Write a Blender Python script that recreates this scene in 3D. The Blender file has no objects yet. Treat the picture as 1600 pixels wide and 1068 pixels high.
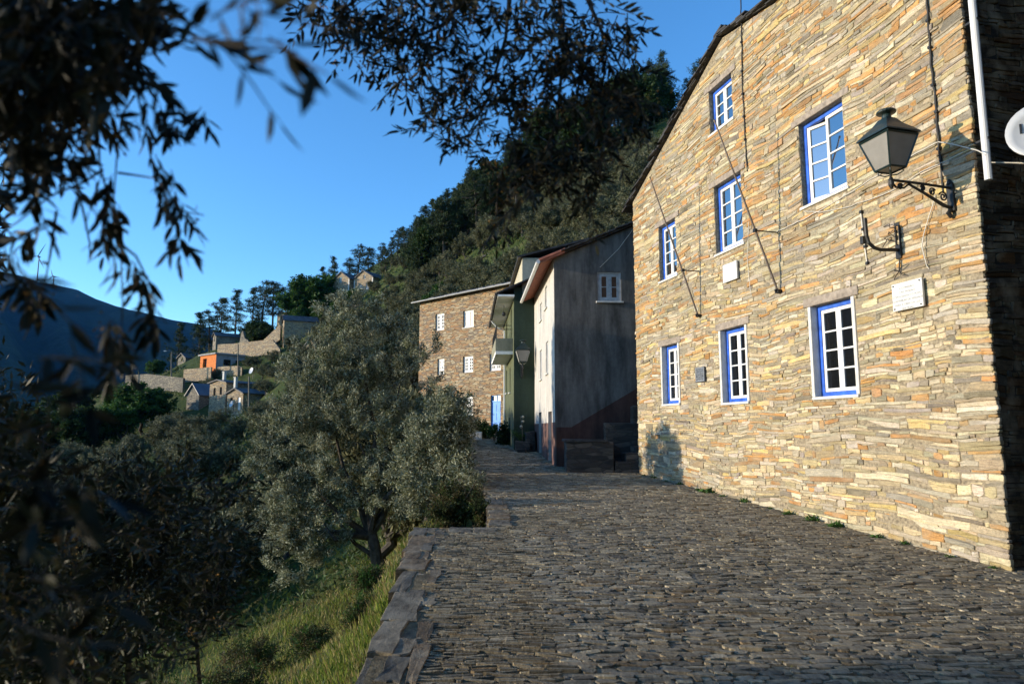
import bpy, math, random
import numpy as np
from mathutils import Vector, Matrix
R = math.radians
random.seed(7)
rng = np.random.default_rng(7)
scene = bpy.context.scene
COL = scene.collection

# ------------------------------------------------------------------ camera
CAM_PITCH = R(7.344); FPX = 1067.0
cd = bpy.data.cameras.new('camera'); cam = bpy.data.objects.new('camera', cd); COL.objects.link(cam)
cd.sensor_width = 36.0; cd.lens = 24.0; cd.clip_start = 0.05; cd.clip_end = 20000
cam.rotation_euler = (math.pi / 2 + CAM_PITCH, 0, 0)
cd.dof.use_dof = True; cd.dof.focus_distance = 14.0; cd.dof.aperture_fstop = 2.8
scene.camera = cam
# ------------------------------------------------------------------ light
SUN_AZ, SUN_EL = R(-97.0), R(9.0)
w = bpy.data.worlds.new('World'); scene.world = w; w.use_nodes = True
nt = w.node_tree; bg = nt.nodes['Background']
sky = nt.nodes.new('ShaderNodeTexSky'); sky.sky_type = 'NISHITA'; sky.sun_disc = False
sky.sun_elevation = SUN_EL; sky.sun_rotation = SUN_AZ
sky.altitude = 600; sky.air_density = 1.0; sky.dust_density = 0.3; sky.ozone_density = 3.7
hs = nt.nodes.new('ShaderNodeHueSaturation'); hs.inputs['Saturation'].default_value = 1.1; hs.inputs['Value'].default_value = 1.2
nt.links.new(sky.outputs[0], hs.inputs['Color']); nt.links.new(hs.outputs[0], bg.inputs[0])
bg.inputs[1].default_value = 0.15
sd = bpy.data.lights.new('sun', 'SUN'); sd.energy = 2.5; sd.angle = R(0.5); sd.color = (1.0, 0.86, 0.66)
sun = bpy.data.objects.new('sun', sd); COL.objects.link(sun)
to_sun = Vector((math.sin(SUN_AZ) * math.cos(SUN_EL), math.cos(SUN_AZ) * math.cos(SUN_EL), math.sin(SUN_EL)))
sun.rotation_euler = to_sun.to_track_quat('Z', 'Y').to_euler()
sun.location = (-60, -10, 40)
scene.view_settings.view_transform = 'Standard'; scene.view_settings.look = 'None'
scene.view_settings.gamma = 1.0; scene.view_settings.exposure = 1.22
scene.cycles.max_bounces = 6; scene.cycles.transparent_max_bounces = 6
scene.cycles.use_denoising = True

def reseed(n):
    global rng
    random.seed(n); rng = np.random.default_rng(n)
# ------------------------------------------------------------------ measuring helpers
def ray(x, y):
    a = (x - 800) / FPX; b = (534 - y) / FPX
    return np.array([a, math.cos(CAM_PITCH) - b * math.sin(CAM_PITCH), math.sin(CAM_PITCH) + b * math.cos(CAM_PITCH)])
def at(x, y, Y):
    r = ray(x, y); return r * (Y / r[1])
class Frame:
    """Upright wall frame: x runs along the wall (azimuth az), y points out of it, z is up."""
    def __init__(s, o, az):
        s.o = np.array([o[0], o[1], o[2] if len(o) > 2 else 0.0]); s.az = az
        s.u = np.array([math.sin(az), math.cos(az), 0]); s.n = np.array([-math.cos(az), math.sin(az), 0])
        s.rot = math.pi / 2 - az
    def w(s, a, b, c): return s.o + s.u * a + s.n * b + np.array([0, 0, c])
    def px(s, x, y, out=0.0):
        r = ray(x, y); t = ((s.o + s.n * out) @ s.n) / (r @ s.n); p = r * t - s.o
        return p @ s.u, p[2]
IDF = Frame((0, 0, 0), math.pi / 2)   # local = world

# ------------------------------------------------------------------ objects
def tag(o, label=None, cat=None, group=None, kind=None):
    if label: o['label'] = label
    if cat: o['category'] = cat
    if group: o['group'] = group
    if kind: o['kind'] = kind
    return o
def thing(name, label, cat, loc, rot=0.0, group=None):
    o = bpy.data.objects.new(name, None); COL.objects.link(o)
    o.location = tuple(loc); o.rotation_euler = (0, 0, rot); o.empty_display_size = 0.2
    o['wl'] = 0
    del o['wl']
    return tag(o, label, cat, group)
def root_of(o):
    while o.parent: o = o.parent
    return o
def copy_tree(o, parent=None):
    c = o.copy(); COL.objects.link(c)
    if parent: c.parent = parent
    for ch in list(o.children): copy_tree(ch, c)
    return c
def mesh_np(name, V, F, mat, parent=None, col=None, smooth=False):
    """V (n,3); F: list of equal-length face arrays or one (m,k) array."""
    me = bpy.data.meshes.new(name)
    if isinstance(F, np.ndarray):
        m, k = F.shape
        me.vertices.add(len(V)); me.vertices.foreach_set('co', np.asarray(V, np.float32).ravel())
        me.loops.add(m * k); me.loops.foreach_set('vertex_index', F.astype(np.int32).ravel())
        me.polygons.add(m); me.polygons.foreach_set('loop_start', np.arange(0, m * k, k, dtype=np.int32))
        me.update(calc_edges=True)
    else:
        me.from_pydata([tuple(v) for v in V], [], F); me.update()
    if col is not None:
        a = me.attributes.new('col', 'FLOAT_COLOR', 'POINT')
        c = np.ones((len(V), 4), np.float32); c[:, :3] = col; a.data.foreach_set('color', c.ravel())
    if smooth: me.polygons.foreach_set('use_smooth', np.ones(len(me.polygons), bool))
    if mat: me.materials.append(mat)
    o = bpy.data.objects.new(name, me); COL.objects.link(o)
    if parent: o.parent = parent
    return o
class MB:
    """collects shapes in world space (through a frame) and links them as ONE mesh"""
    def __init__(s, f=IDF): s.V = []; s.F = []; s.f = f; s.C = []; s.c = None
    def add(s, vs, fs):
        b = len(s.V); s.V += [s.f.w(*v) if s.f is not IDF else np.array(v, float) for v in vs]
        s.F += [tuple(i + b for i in f) for f in fs]
        if s.c is not None: s.C += [s.c] * len(vs)
        return s
    def box(s, x0, x1, y0, y1, z0, z1):
        return s.add([(x0, y0, z0), (x1, y0, z0), (x1, y1, z0), (x0, y1, z0), (x0, y0, z1), (x1, y0, z1), (x1, y1, z1), (x0, y1, z1)],
                     [(0, 3, 2, 1), (4, 5, 6, 7), (0, 1, 5, 4), (1, 2, 6, 5), (2, 3, 7, 6), (3, 0, 4, 7)])
    def quad(s, *p): return s.add(p, [tuple(range(len(p)))])
    def prism(s, pts, d):   # polygon pts extruded by vector d
        n = len(pts); a = [tuple(p) for p in pts]; b = [tuple(np.array(p) + d) for p in pts]
        return s.add(a + b, [tuple(range(n))[::-1], tuple(range(n, 2 * n))] + [(i, (i + 1) % n, (i + 1) % n + n, i + n) for i in range(n)])
    def tube(s, pts, rad, n=6, cap=True):
        pts = [np.array(p, float) for p in pts]; m = len(pts)
        if not hasattr(rad, '__len__'): rad = [rad] * m
        vs = []; prev = None
        for i in range(m):
            t = pts[min(i + 1, m - 1)] - pts[max(i - 1, 0)]; t = t / (np.linalg.norm(t) + 1e-9)
            a = prev if prev is not None else (np.array([0, 0, 1.]) if abs(t[2]) < .9 else np.array([1., 0, 0]))
            a = a - t * (a @ t); a /= np.linalg.norm(a) + 1e-9; prev = a; b = np.cross(t, a)
            vs += [pts[i] + rad[i] * (a * math.cos(2 * math.pi * k / n) + b * math.sin(2 * math.pi * k / n)) for k in range(n)]
        fs = [(i * n + k, i * n + (k + 1) % n, (i + 1) * n + (k + 1) % n, (i + 1) * n + k) for i in range(m - 1) for k in range(n)]
        if cap: fs += [tuple(range(n))[::-1], tuple((m - 1) * n + k for k in range(n))]
        return s.add(vs, fs)
    def lathe(s, c, prof, n=16):   # prof [(r,z)] about a vertical axis at c
        vs = [(c[0] + r * math.cos(2 * math.pi * k / n), c[1] + r * math.sin(2 * math.pi * k / n), c[2] + z) for r, z in prof for k in range(n)]
        fs = [(i * n + k, i * n + (k + 1) % n, (i + 1) * n + (k + 1) % n, (i + 1) * n + k) for i in range(len(prof) - 1) for k in range(n)]
        fs += [tuple(range(n))[::-1], tuple((len(prof) - 1) * n + k for k in range(n))]
        return s.add(vs, fs)
    def build(s, name, mat, parent=None, smooth=False, bevel=0):
        V = np.array(s.V, float)
        if parent is not None:
            r = root_of(parent); a = -r.rotation_euler[2]; V = V - np.array(r.location)
            V = np.stack([V[:, 0] * math.cos(a) - V[:, 1] * math.sin(a), V[:, 0] * math.sin(a) + V[:, 1] * math.cos(a), V[:, 2]], 1)
        o = mesh_np(name, V, s.F, mat, parent, np.array(s.C) if s.C else None, smooth)
        if bevel:
            m = o.modifiers.new('bevel', 'BEVEL'); m.width = bevel; m.segments = 2; m.limit_method = 'ANGLE'
        return o

# ------------------------------------------------------------------ materials
reseed(104)
class NT:
    def __init__(s, name):
        s.m = bpy.data.materials.new(name); s.m.use_nodes = True; s.t = s.m.node_tree
        s.b = s.t.nodes['Principled BSDF']; s.out = s.t.nodes['Material Output']
    def n(s, t, **k):
        x = s.t.nodes.new(t)
        for a, v in k.items(): setattr(x, a, v)
        return x
    def l(s, a, b): s.t.links.new(a, b)
    def coord(s, scale=(1, 1, 1), kind='Object'):
        c = s.n('ShaderNodeTexCoord'); m = s.n('ShaderNodeMapping'); m.inputs['Scale'].default_value = scale
        s.l(c.outputs[kind], m.inputs[0]); return m.outputs[0]
    def noise(s, vec, scale, detail=4, rough=.55):
        x = s.n('ShaderNodeTexNoise'); x.inputs['Scale'].default_value = scale; x.inputs['Detail'].default_value = detail
        x.inputs['Roughness'].default_value = rough; s.l(vec, x.inputs['Vector']); return x.outputs[0]
    def ramp(s, fac, stops, interp='LINEAR'):
        x = s.n('ShaderNodeValToRGB'); r = x.color_ramp; r.interpolation = interp
        while len(r.elements) < len(stops): r.elements.new(0.5)
        for e, (p, c) in zip(r.elements, stops):
            e.position = p; e.color = (*(c if hasattr(c, '__len__') else (c, c, c)), 1)
        s.l(fac, x.inputs[0]); return x.outputs[0]
    def mix(s, fac, a, b, mode='MIX'):
        x = s.n('ShaderNodeMix', data_type='RGBA', blend_type=mode)
        for i, v in ((0, fac), (6, a), (7, b)):
            if hasattr(v, 'node'): s.l(v, x.inputs[i])
            elif i == 0: x.inputs[0].default_value = v
            else: x.inputs[i].default_value = (*v, 1)
        return x.outputs[2]
    def bump(s, h, strength, dist=.02):
        x = s.n('ShaderNodeBump'); x.inputs['Strength'].default_value = strength; x.inputs['Distance'].default_value = dist
        s.l(h, x.inputs['Height']); s.l(x.outputs[0], s.b.inputs['Normal'])
    def base(s, c, rough=.8, spec=.3):
        if hasattr(c, 'node'): s.l(c, s.b.inputs['Base Color'])
        else: s.b.inputs['Base Color'].default_value = (*c, 1)
        s.b.inputs['Roughness'].default_value = rough; s.b.inputs['Specular IOR Level'].default_value = spec
        return s.m
def plain(name, c, rough=.7, var=.25, scale=6, bump=.15, metal=0, spec=.3):
    k = NT(name); v = k.coord(); n = k.noise(v, scale, 6)
    lo = tuple(x * (1 - var) for x in c); hi = tuple(min(1, x * (1 + var)) for x in c)
    m = k.base(k.ramp(n, [(.3, lo), (.7, hi)]), rough, spec)
    if bump: k.bump(k.noise(v, scale * 6, 4), bump, .01)
    k.b.inputs['Metallic'].default_value = metal
    return m
def attr_stone(name, streak=(3, 3, 26), rough=.82, bump=.5, var=.35, moss=None):
    k = NT(name); a = k.n('ShaderNodeAttribute', attribute_name='col').outputs[0]
    v = k.coord(streak); v2 = k.coord()
    n = k.noise(v, 2.2, 6, .65); n2 = k.noise(v2, 3.0, 5); n3 = k.noise(v2, 34, 5, .75); n4 = k.noise(v2, 120, 3, .7)
    c = k.mix(1.0, a, k.ramp(n, [(.25, 1 - var), (.5, .95), (.75, 1 + var)]), 'MULTIPLY')
    c = k.mix(.75, c, k.ramp(n3, [(.32, .45), (.46, .95), (.7, 1.2)]), 'MULTIPLY')
    c = k.mix(.6, c, k.ramp(n4, [(.34, .35), (.44, .95), (.7, 1.15)]), 'MULTIPLY')
    c = k.mix(k.ramp(n2, [(.46, 0), (.68, .75)]), c, k.mix(.6, c, (.40, .35, .25)))
    if moss is not None:
        c = k.mix(.9, c, k.ramp(k.noise(v2, .9, 5, .6), [(.32, (.80, .80, .79)), (.5, (1.04, 1.03, 1.0)), (.7, (1.2, 1.14, 1.02))]), 'MULTIPLY')   # old weathering in broad patches; splash stains and moss that climb a little way up from the paving
        sp = k.n('ShaderNodeSeparateXYZ'); k.l(v2, sp.inputs[0]); q = k.n('ShaderNodeMath', operation='MULTIPLY_ADD'); k.l(n2, q.inputs[0]); q.inputs[1].default_value = 1.6; k.l(sp.outputs[2], q.inputs[2])
        c = k.mix(k.ramp(q.outputs[0], [(moss, .75), (moss + .35, 0)]), c, k.mix(n3, (.10, .105, .05), (.24, .21, .14)))
    m = k.base(c, rough, .25)
    h = k.n('ShaderNodeMath', operation='ADD'); k.l(n, h.inputs[0]); k.l(n3, h.inputs[1])
    k.bump(h.outputs[0], bump, .012)
    return m
def masonry(name, tones, gap=(.05, .045, .04), sc=(2.6, 2.6, 10), big=1.0):
    """small-scale slate masonry for walls too far away to see each slab's edges"""
    k = NT(name); v = k.coord(tuple(x * big for x in sc))
    w1 = k.noise(k.coord((1, 1, 1)), 1.5, 2); ad = k.n('ShaderNodeVectorMath', operation='ADD')
    k.l(v, ad.inputs[0]); k.l(w1, ad.inputs[1])
    vo = k.n('ShaderNodeTexVoronoi'); vo.inputs['Scale'].default_value = 1.0; k.l(ad.outputs[0], vo.inputs['Vector'])
    ve = k.n('ShaderNodeTexVoronoi', feature='DISTANCE_TO_EDGE'); ve.inputs['Scale'].default_value = 1.0; k.l(ad.outputs[0], ve.inputs['Vector'])
    sp = k.n('ShaderNodeSeparateColor'); k.l(vo.outputs['Color'], sp.inputs[0])
    n = len(tones); c = k.ramp(sp.outputs[0], [(i / n, t) for i, t in enumerate(tones)], 'CONSTANT')
    c = k.mix(.6, c, k.ramp(k.noise(k.coord((3, 3, 20)), 3, 6), [(.3, .6), (.7, 1.25)]), 'MULTIPLY')
    e = k.ramp(ve.outputs['Distance'], [(.0, 0), (.09, 1)])
    m = k.base(k.mix(e, gap, c), .85, .2); k.bump(e, .6, .02)
    return m
def leaf_mat(name, back=(.30, .32, .27), bmix=.6, rough=.5, trans=.25):
    k = NT(name); a = k.n('ShaderNodeAttribute', attribute_name='col').outputs[0]
    g = k.n('ShaderNodeNewGeometry').outputs['Backfacing']
    mm = k.n('ShaderNodeMath', operation='MULTIPLY'); mm.inputs[1].default_value = bmix; k.l(g, mm.inputs[0])
    c = k.mix(mm.outputs[0], a, back); k.base(c, rough, .16)
    t = k.n('ShaderNodeBsdfTranslucent'); k.l(c, t.inputs[0]); ms = k.n('ShaderNodeMixShader'); ms.inputs[0].default_value = trans
    k.l(k.b.outputs[0], ms.inputs[1]); k.l(t.outputs[0], ms.inputs[2]); k.l(ms.outputs[0], k.out.inputs[0])
    return k.m
M = {}
M['stone'] = attr_stone('warm_slate_masonry', (2.2, 2.2, 34), var=.5, bump=.6, moss=.75)
M['paving'] = attr_stone('slate_paving', (14, 4, 4), .85, .8, .55)
M['coping'] = attr_stone('slate_slab', (7, 2.5, 8), .8, 1.0, .8)
M['mortar'] = plain('earth_mortar', (.31, .255, .17), .95, .5, 22, 1.0)
M['plaster'] = plain('weathered_white_plaster', (.62, .6, .55), .9, .15, 7, .3)
M['white'] = plain('white_paint', (.70, .70, .68), .45, .05, 5, .05)
M['blue'] = plain('blue_paint', (.035, .13, .60), .5, .38, 7, .12)
M['sky_blue'] = plain('light_blue_paint', (.06, .30, .78), .45, .15, 5, .05)
M['timber'] = plain('grey_weathered_timber', (.30, .25, .20), .85, .35, 12, .5)
M['slate'] = plain('dark_roof_slate', (.055, .052, .05), .75, .5, 4, .6)
M['slate_far'] = plain('dark_slate_roofing', (.075, .075, .082), .6, .5, 1.2, .5)
M['iron'] = plain('black_iron', (.012, .013, .014), .5, .3, 20, .2, 0, .4)
M['green_iron'] = plain('dark_green_painted_iron', (.012, .028, .028), .45, .2, 20, .15, 0, .5)
M['pole'] = plain('galvanised_pole', (.16, .13, .11), .5, .2, 10, .1, .3)
M['cable_black'] = plain('black_cable', (.02, .02, .02), .6, .1, 10, 0)
M['cable_white'] = plain('pale_cable', (.62, .58, .5), .6, .1, 10, 0)
M['marble'] = plain('white_marble', (.66, .66, .63), .4, .04, 12, .03)
M['letter'] = plain('grey_lettering', (.25, .245, .235), .6, .05, 10, 0)
M['letter_pale'] = plain('pale_grey_lettering', (.34, .36, .38), .5, .05, 10, 0)
M['dark_plaque'] = plain('dark_slate_plaque', (.09, .10, .115), .5, .15, 12, .1)
M['dish'] = plain('pale_grey_dish', (.46, .48, .50), .4, .05, 6, 0)
M['frost'] = plain('frosted_glass', (.25, .235, .21), .3, .12, 5, 0)
def glass(name, c=(.01, .012, .014), ior=2.0):
    k = NT(name); k.base(c, .03, .5); k.b.inputs['IOR'].default_value = ior; k.bump(k.noise(k.coord(), 2.5, 2), .03, .02); return k.m
M['glass'] = glass('window_glass', ior=4.6); M['glass_dark'] = glass('dark_window_glass', (.008, .009, .01), 1.45)
M['leaf'] = leaf_mat('olive_leaf', (.44, .45, .32), .65, .5, .22)
M['leaf_green'] = leaf_mat('broad_leaf', (.06, .12, .03), .3, .55, .35)
M['needle'] = leaf_mat('pine_needle', (.03, .05, .02), .3, .7, .1)
M['blade'] = leaf_mat('grass_blade', (.10, .14, .03), .2, .6, .35)
M['bark'] = plain('olive_bark', (.07, .06, .05), .95, .5, 9, 1.0)

# ------------------------------------------------------------------ ground shape
reseed(105)
AZF = R(-14.782); DF = 7.8
HF = Frame((DF * math.cos(AZF), -DF * math.sin(AZF), 0), AZF)       # the big stone house's front wall
def road_z(X, Y): return -1.99 + .0525 * (X * math.sin(AZF) + Y * math.cos(AZF))
EDGE = [(-4, -.75), (0, -.85), (4.94, -1.03), (6, -1.07), (10.4, -1.42), (10.41, -.32), (11.9, -.35), (13.7, -.63), (17.4, -1.04), (22.4, -1.49), (25.6, -1.5), (29, -1.9), (33, -2.6), (38, -4.5)]
def edge_x(Y): return np.interp(Y, [e[0] for e in EDGE], [e[1] for e in EDGE])
def P(px, py, Y): p = at(px, py, Y); return (p[0], p[1], p[2])
CTRL = [(-1.6, 0, -3.3), (-1.6, 3, -3.2), (-1.6, 6, -3.1), (-1.9, 9, -3.0), (-1.7, 11.5, -2.2), (-2.1, 14, -2.2), (-3.43, 18, -4.3), (-3, 12, -3.6), (-3, 6, -3.9), (-6, 6, -5), (-6, 12, -5.0),
        (-3, 1, -3.6), (-6, 0, -5), (-12, 0, -8), (-6, 18, -5.4), (-12, 10, -7.5), (-12, 20, -7.8), (-14, 32, -7.5), (-3, 26, -2.3), (-1.8, 20, -1.9), (-2, 24, -1.3), (-2.5, 30, -.7), (-6, 36, -1.0), (-9, 40, -1.5),
        (0, 40, .5), (-5, 50, 4), P(700, 540, 60), P(700, 450, 90), P(700, 400, 110), P(740, 330, 130), P(750, 312, 150), P(760, 300, 200),
        P(565, 640, 50), P(565, 560, 100), P(565, 462, 150), P(565, 440, 175), P(560, 440, 240),
        P(460, 720, 50), P(460, 590, 100), P(460, 530, 140), P(460, 500, 175), P(460, 510, 240),
        P(365, 760, 50), P(365, 645, 105), P(370, 562, 135), P(345, 548, 145), P(350, 552, 165), P(350, 640, 230),
        P(285, 573, 150), P(240, 602, 130), P(250, 680, 100), P(250, 800, 50), P(260, 660, 220), P(205, 620, 125), P(180, 680, 110), P(120, 800, 50), P(100, 645, 140), P(100, 760, 230),
        P(0, 700, 130), P(0, 850, 50), P(0, 800, 230), P(-300, 800, 120), P(-300, 900, 50), P(-600, 850, 160), (-40, 10, -14), (-80, 0, -30), (-120, 40, -40),
        P(900, 345, 60), P(990, 260, 80), P(1050, 175, 110), P(1000, 190, 130), P(1000, 420, 45), P(1300, 150, 100), (22, 42, 8), (25, 20, 1.5), (12, 0, -1.8), (30, 0, 0), (60, 60, 30), (90, 20, 40), (0, -9, -2.2), (0, -16, 5), (-2, -30, 18), (0, -60, 42), (25, -12, 14), (40, -30, 34), (28, 6, 10), (60, 0, 36), (-8, -10, -6), (-12, -22, -2), (-30, -30, -10), (-20, -60, 12), (-60, -50, -20)]  # rise behind and right of the camera added to cut sky light
CTRL = np.array(CTRL, float)
def warp(X, Y):
    r = np.sqrt(X * X + Y * Y); a = np.arctan2(X, Y); return np.stack([a * 2.2 * np.minimum(1, r / 6), np.log(r + 4)], -1)
def _phi(A, B): return np.sqrt(((A[:, None, :] - B[None, :, :]) ** 2).sum(-1) + .01)
_W = warp(CTRL[:, 0], CTRL[:, 1]); _A = np.block([[_phi(_W, _W) + 0.002 * np.eye(len(CTRL)), np.ones((len(CTRL), 1))], [np.ones((1, len(CTRL))), np.zeros((1, 1))]])
_S = np.linalg.solve(_A, np.append(CTRL[:, 2], 0))
def sines(X, Y, k, s): return (np.sin(X * k + s) * np.cos(Y * k * 1.13 + s * 2.1) + .5 * np.sin(X * k * 2.3 + 1.7 * s + Y * k) * np.cos(Y * k * 1.9 - s) + .25 * np.sin(X * 4.1 * k - Y * 3.7 * k + s)) / 1.75
def ground_z(X, Y, bumps=True):
    X = np.atleast_1d(np.asarray(X, float)); Y = np.atleast_1d(np.asarray(Y, float)); out = np.empty(X.shape)
    for i in range(0, len(X), 4000):
        out[i:i + 4000] = _phi(warp(X[i:i + 4000], Y[i:i + 4000]), _W) @ _S[:-1] + _S[-1]
    if bumps:
        r = np.sqrt(X * X + Y * Y); out += np.minimum(.012 * r, 1.2) * sines(X, Y, .12, 1.0) + np.minimum(.01 * r, .12) * sines(X, Y, .9, 2.0)
    on = (X > edge_x(Y) - .02) & (Y < 39) & (Y > -7) & (X < 14)
    low = road_z(X, Y) - .22
    return np.where(on & (Y < 37.5), low, out)

# ------------------------------------------------------------------ terrain and far mountain
reseed(106)
def grid_faces(n, m):
    i = np.arange((n - 1) * (m - 1)); r, c = i // (m - 1), i % (m - 1); a = r * m + c
    return np.stack([a, a + 1, a + m + 1, a + m], 1)
def ground_material():
    k = NT('hillside_ground'); v = k.coord(); n1 = k.noise(v, .35, 6, .6); n2 = k.noise(v, 2.5, 6, .65)
    c = k.ramp(n1, [(.3, (.03, .05, .014)), (.55, (.06, .078, .022)), (.74, (.12, .10, .045))])
    c = k.mix(.6, c, k.ramp(n2, [(.3, .4), (.7, 1.4)]), 'MULTIPLY')
    m = k.base(c, .95, .1); k.bump(n2, 1.0, .15); return m
az = np.radians(np.concatenate([np.linspace(-180, -45, 110), np.linspace(-44.6, 30, 260), np.linspace(31, 180, 120)]))
rr = np.geomspace(1.2, 290, 190)
A, B = np.meshgrid(az, rr, indexing='ij'); GX = (np.sin(A) * B).ravel(); GY = (np.cos(A) * B).ravel()
GZ = ground_z(GX, GY)
tag(mesh_np('hillside', np.stack([GX, GY, GZ], 1), grid_faces(len(az), len(rr))[:, ::-1], ground_material(), smooth=True), kind='structure')
def mountain_material():
    k = NT('forested_mountain'); v = k.coord((1, 1, 1)); n = k.noise(v, .006, 8, .65); n2 = k.noise(v, .05, 6, .7)
    c = k.ramp(n, [(.35, (.016, .030, .020)), (.65, (.036, .050, .030))]); c = k.mix(.5, c, k.ramp(n2, [(.3, .5), (.7, 1.4)]), 'MULTIPLY')
    m = k.base(c, .95, .1); k.bump(n2, 1.0, 12); return m
SKYL = [(-900, 330), (-600, 380), (-300, 405), (-100, 415), (0, 424), (30, 430), (60, 440), (90, 446), (120, 452), (150, 468), (180, 480), (220, 487), (270, 500), (310, 506), (400, 540), (500, 570), (700, 640), (900, 720)]
def mountain():
    xs = np.linspace(-900, 900, 260); V = []
    ys = np.interp(xs, [a for a, b in SKYL], [b for a, b in SKYL]); ts = np.linspace(0, 1, 40)
    for i, (x, y) in enumerate(zip(xs, ys)):
        D = 2300.0; top = at(x, y, D); foot = at(x, 671, 420); ft = np.array([foot[0], foot[1], -75.0])
        for t in ts:
            q = ft + (top - ft) * t
            hh = math.sin(math.pi * min(1, t * 1.0)) if t < 1 else 0
            q = q + np.array([0, 0, hh * 40 * math.sin(i * .11 + t * 4) + hh * 18 * math.sin(i * .37 + t * 9)]); V.append(q)
        for t in (.15, .5, 1): V.append(np.array([top[0] * (1 + t * .5), top[1] * (1 + t * .5), top[2] * (1 - t) - 120 * t]))
    return mesh_np('mountain', np.array(V), grid_faces(len(xs), 43)[:, ::-1], mountain_material(), smooth=True)
tag(mountain(), kind='structure')
# water-level valley floor far below so that the land reaches the horizon
vf = MB(); vf.quad((-9000, -9000, -140), (9000, -9000, -140), (9000, 9000, -140), (-9000, 9000, -140))
tag(vf.build('valley_floor', ground_material()), kind='structure')
def turbine(px, py, D, h, label, turn):
    top = at(px, py, D); b = (top[0], top[1], top[2] - h)
    t = thing('wind_turbine', label, 'wind turbine', b)
    m = MB(); m.tube([b, (b[0], b[1], b[2] + h)], [2.2, 1.3], 8); m.build('tower', M['slate_far'], t)
    m = MB(); m.box(top[0] - 2, top[0] + 2, top[1] - 6, top[1] + 4, top[2] - 2, top[2] + 2); m.build('nacelle', M['slate_far'], t)
    for k in range(3):
        a = turn + k * 2 * math.pi / 3; c = np.array([top[0], top[1] - 7, top[2]]); d = np.array([math.sin(a), 0, math.cos(a)])
        m = MB(); m.tube([c, c + d * h * .18, c + d * h * .5], [1.0, 1.6, .3], 5); m.build('blade', M['slate_far'], t)
turbine(61, 401, 2200, 95, 'tall dark wind turbine on the mountain ridge, the left one', .5)
turbine(84, 432, 2280, 50, 'small faint wind turbine on the mountain ridge, the right one', -.3)

# ------------------------------------------------------------------ stone slabs laid in courses
reseed(107)
TONES = np.array([(.48, .38, .22), (.60, .52, .37), (.54, .27, .085), (.44, .25, .10), (.37, .325, .25), (.51, .41, .26), (.22, .19, .14), (.56, .41, .18), (.49, .435, .34)])
TONES = TONES * .88 + .12 * np.array([.45, .375, .24])
TW_LOW = np.array([.20, .28, .05, .05, .08, .18, .04, .09, .06]); TW_HIGH = np.array([.15, .12, .17, .12, .11, .12, .06, .10, .07])
def courses(mb, s0, s1, zb, ztop, holes, rowh=(.046, .098), far=False, tone_at=None, jag=.0):
    """slate masonry: rough courses, cells split into thin slabs, every slab a bevelled block of its own relief"""
    z = zb; edge = .5
    while z < max(ztop(a) for a in np.linspace(s0, s1, 30)):
        h = random.choice([.5, .75, 1, 1, 1.4]) * random.uniform(*rowh); s = s0 - random.uniform(0, .03) * bool(jag)
        while s < s1 - .03:
            L = math.exp(random.gauss(math.log(.34), .55)); L = min(max(L, .08), 1.15) * (1.25 if random.random() < .3 else 1)
            if s < s0 + .05 or s1 - s < .6: L = random.uniform(.3, .6)
            if s1 - (s + L) < .15: L = s1 - s + random.uniform(-.02, .03) * bool(jag)
            c = [0, 1]
            if h > .085 and random.random() < .62: c = [0, random.uniform(.3, .7), 1]
            if h > .12 and random.random() < .5: c = [0, random.uniform(.22, .4), random.uniform(.55, .78), 1]
            for a, b in zip(c[:-1], c[1:]):
                n = 1 if random.random() < .6 or L < .2 else random.choice([2, 2, 3]); q = sorted([0, 1] + [random.uniform(.2, .8) for _ in range(n - 1)])
                for u0, u1 in zip(q[:-1], q[1:]): slab(mb, s + L * u0, s + L * u1, z + a * h, z + b * h, holes, ztop, tone_at)
            s += L
        z += h
def wob(s, z): return .045 * math.sin(s * .9 + z * .6) + .026 * math.sin(s * 2.3 - z * 1.3) + .013 * math.sin(s * 5.1 + z * 2.6) + .006 * math.sin(s * 13 + z * 3)
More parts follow.
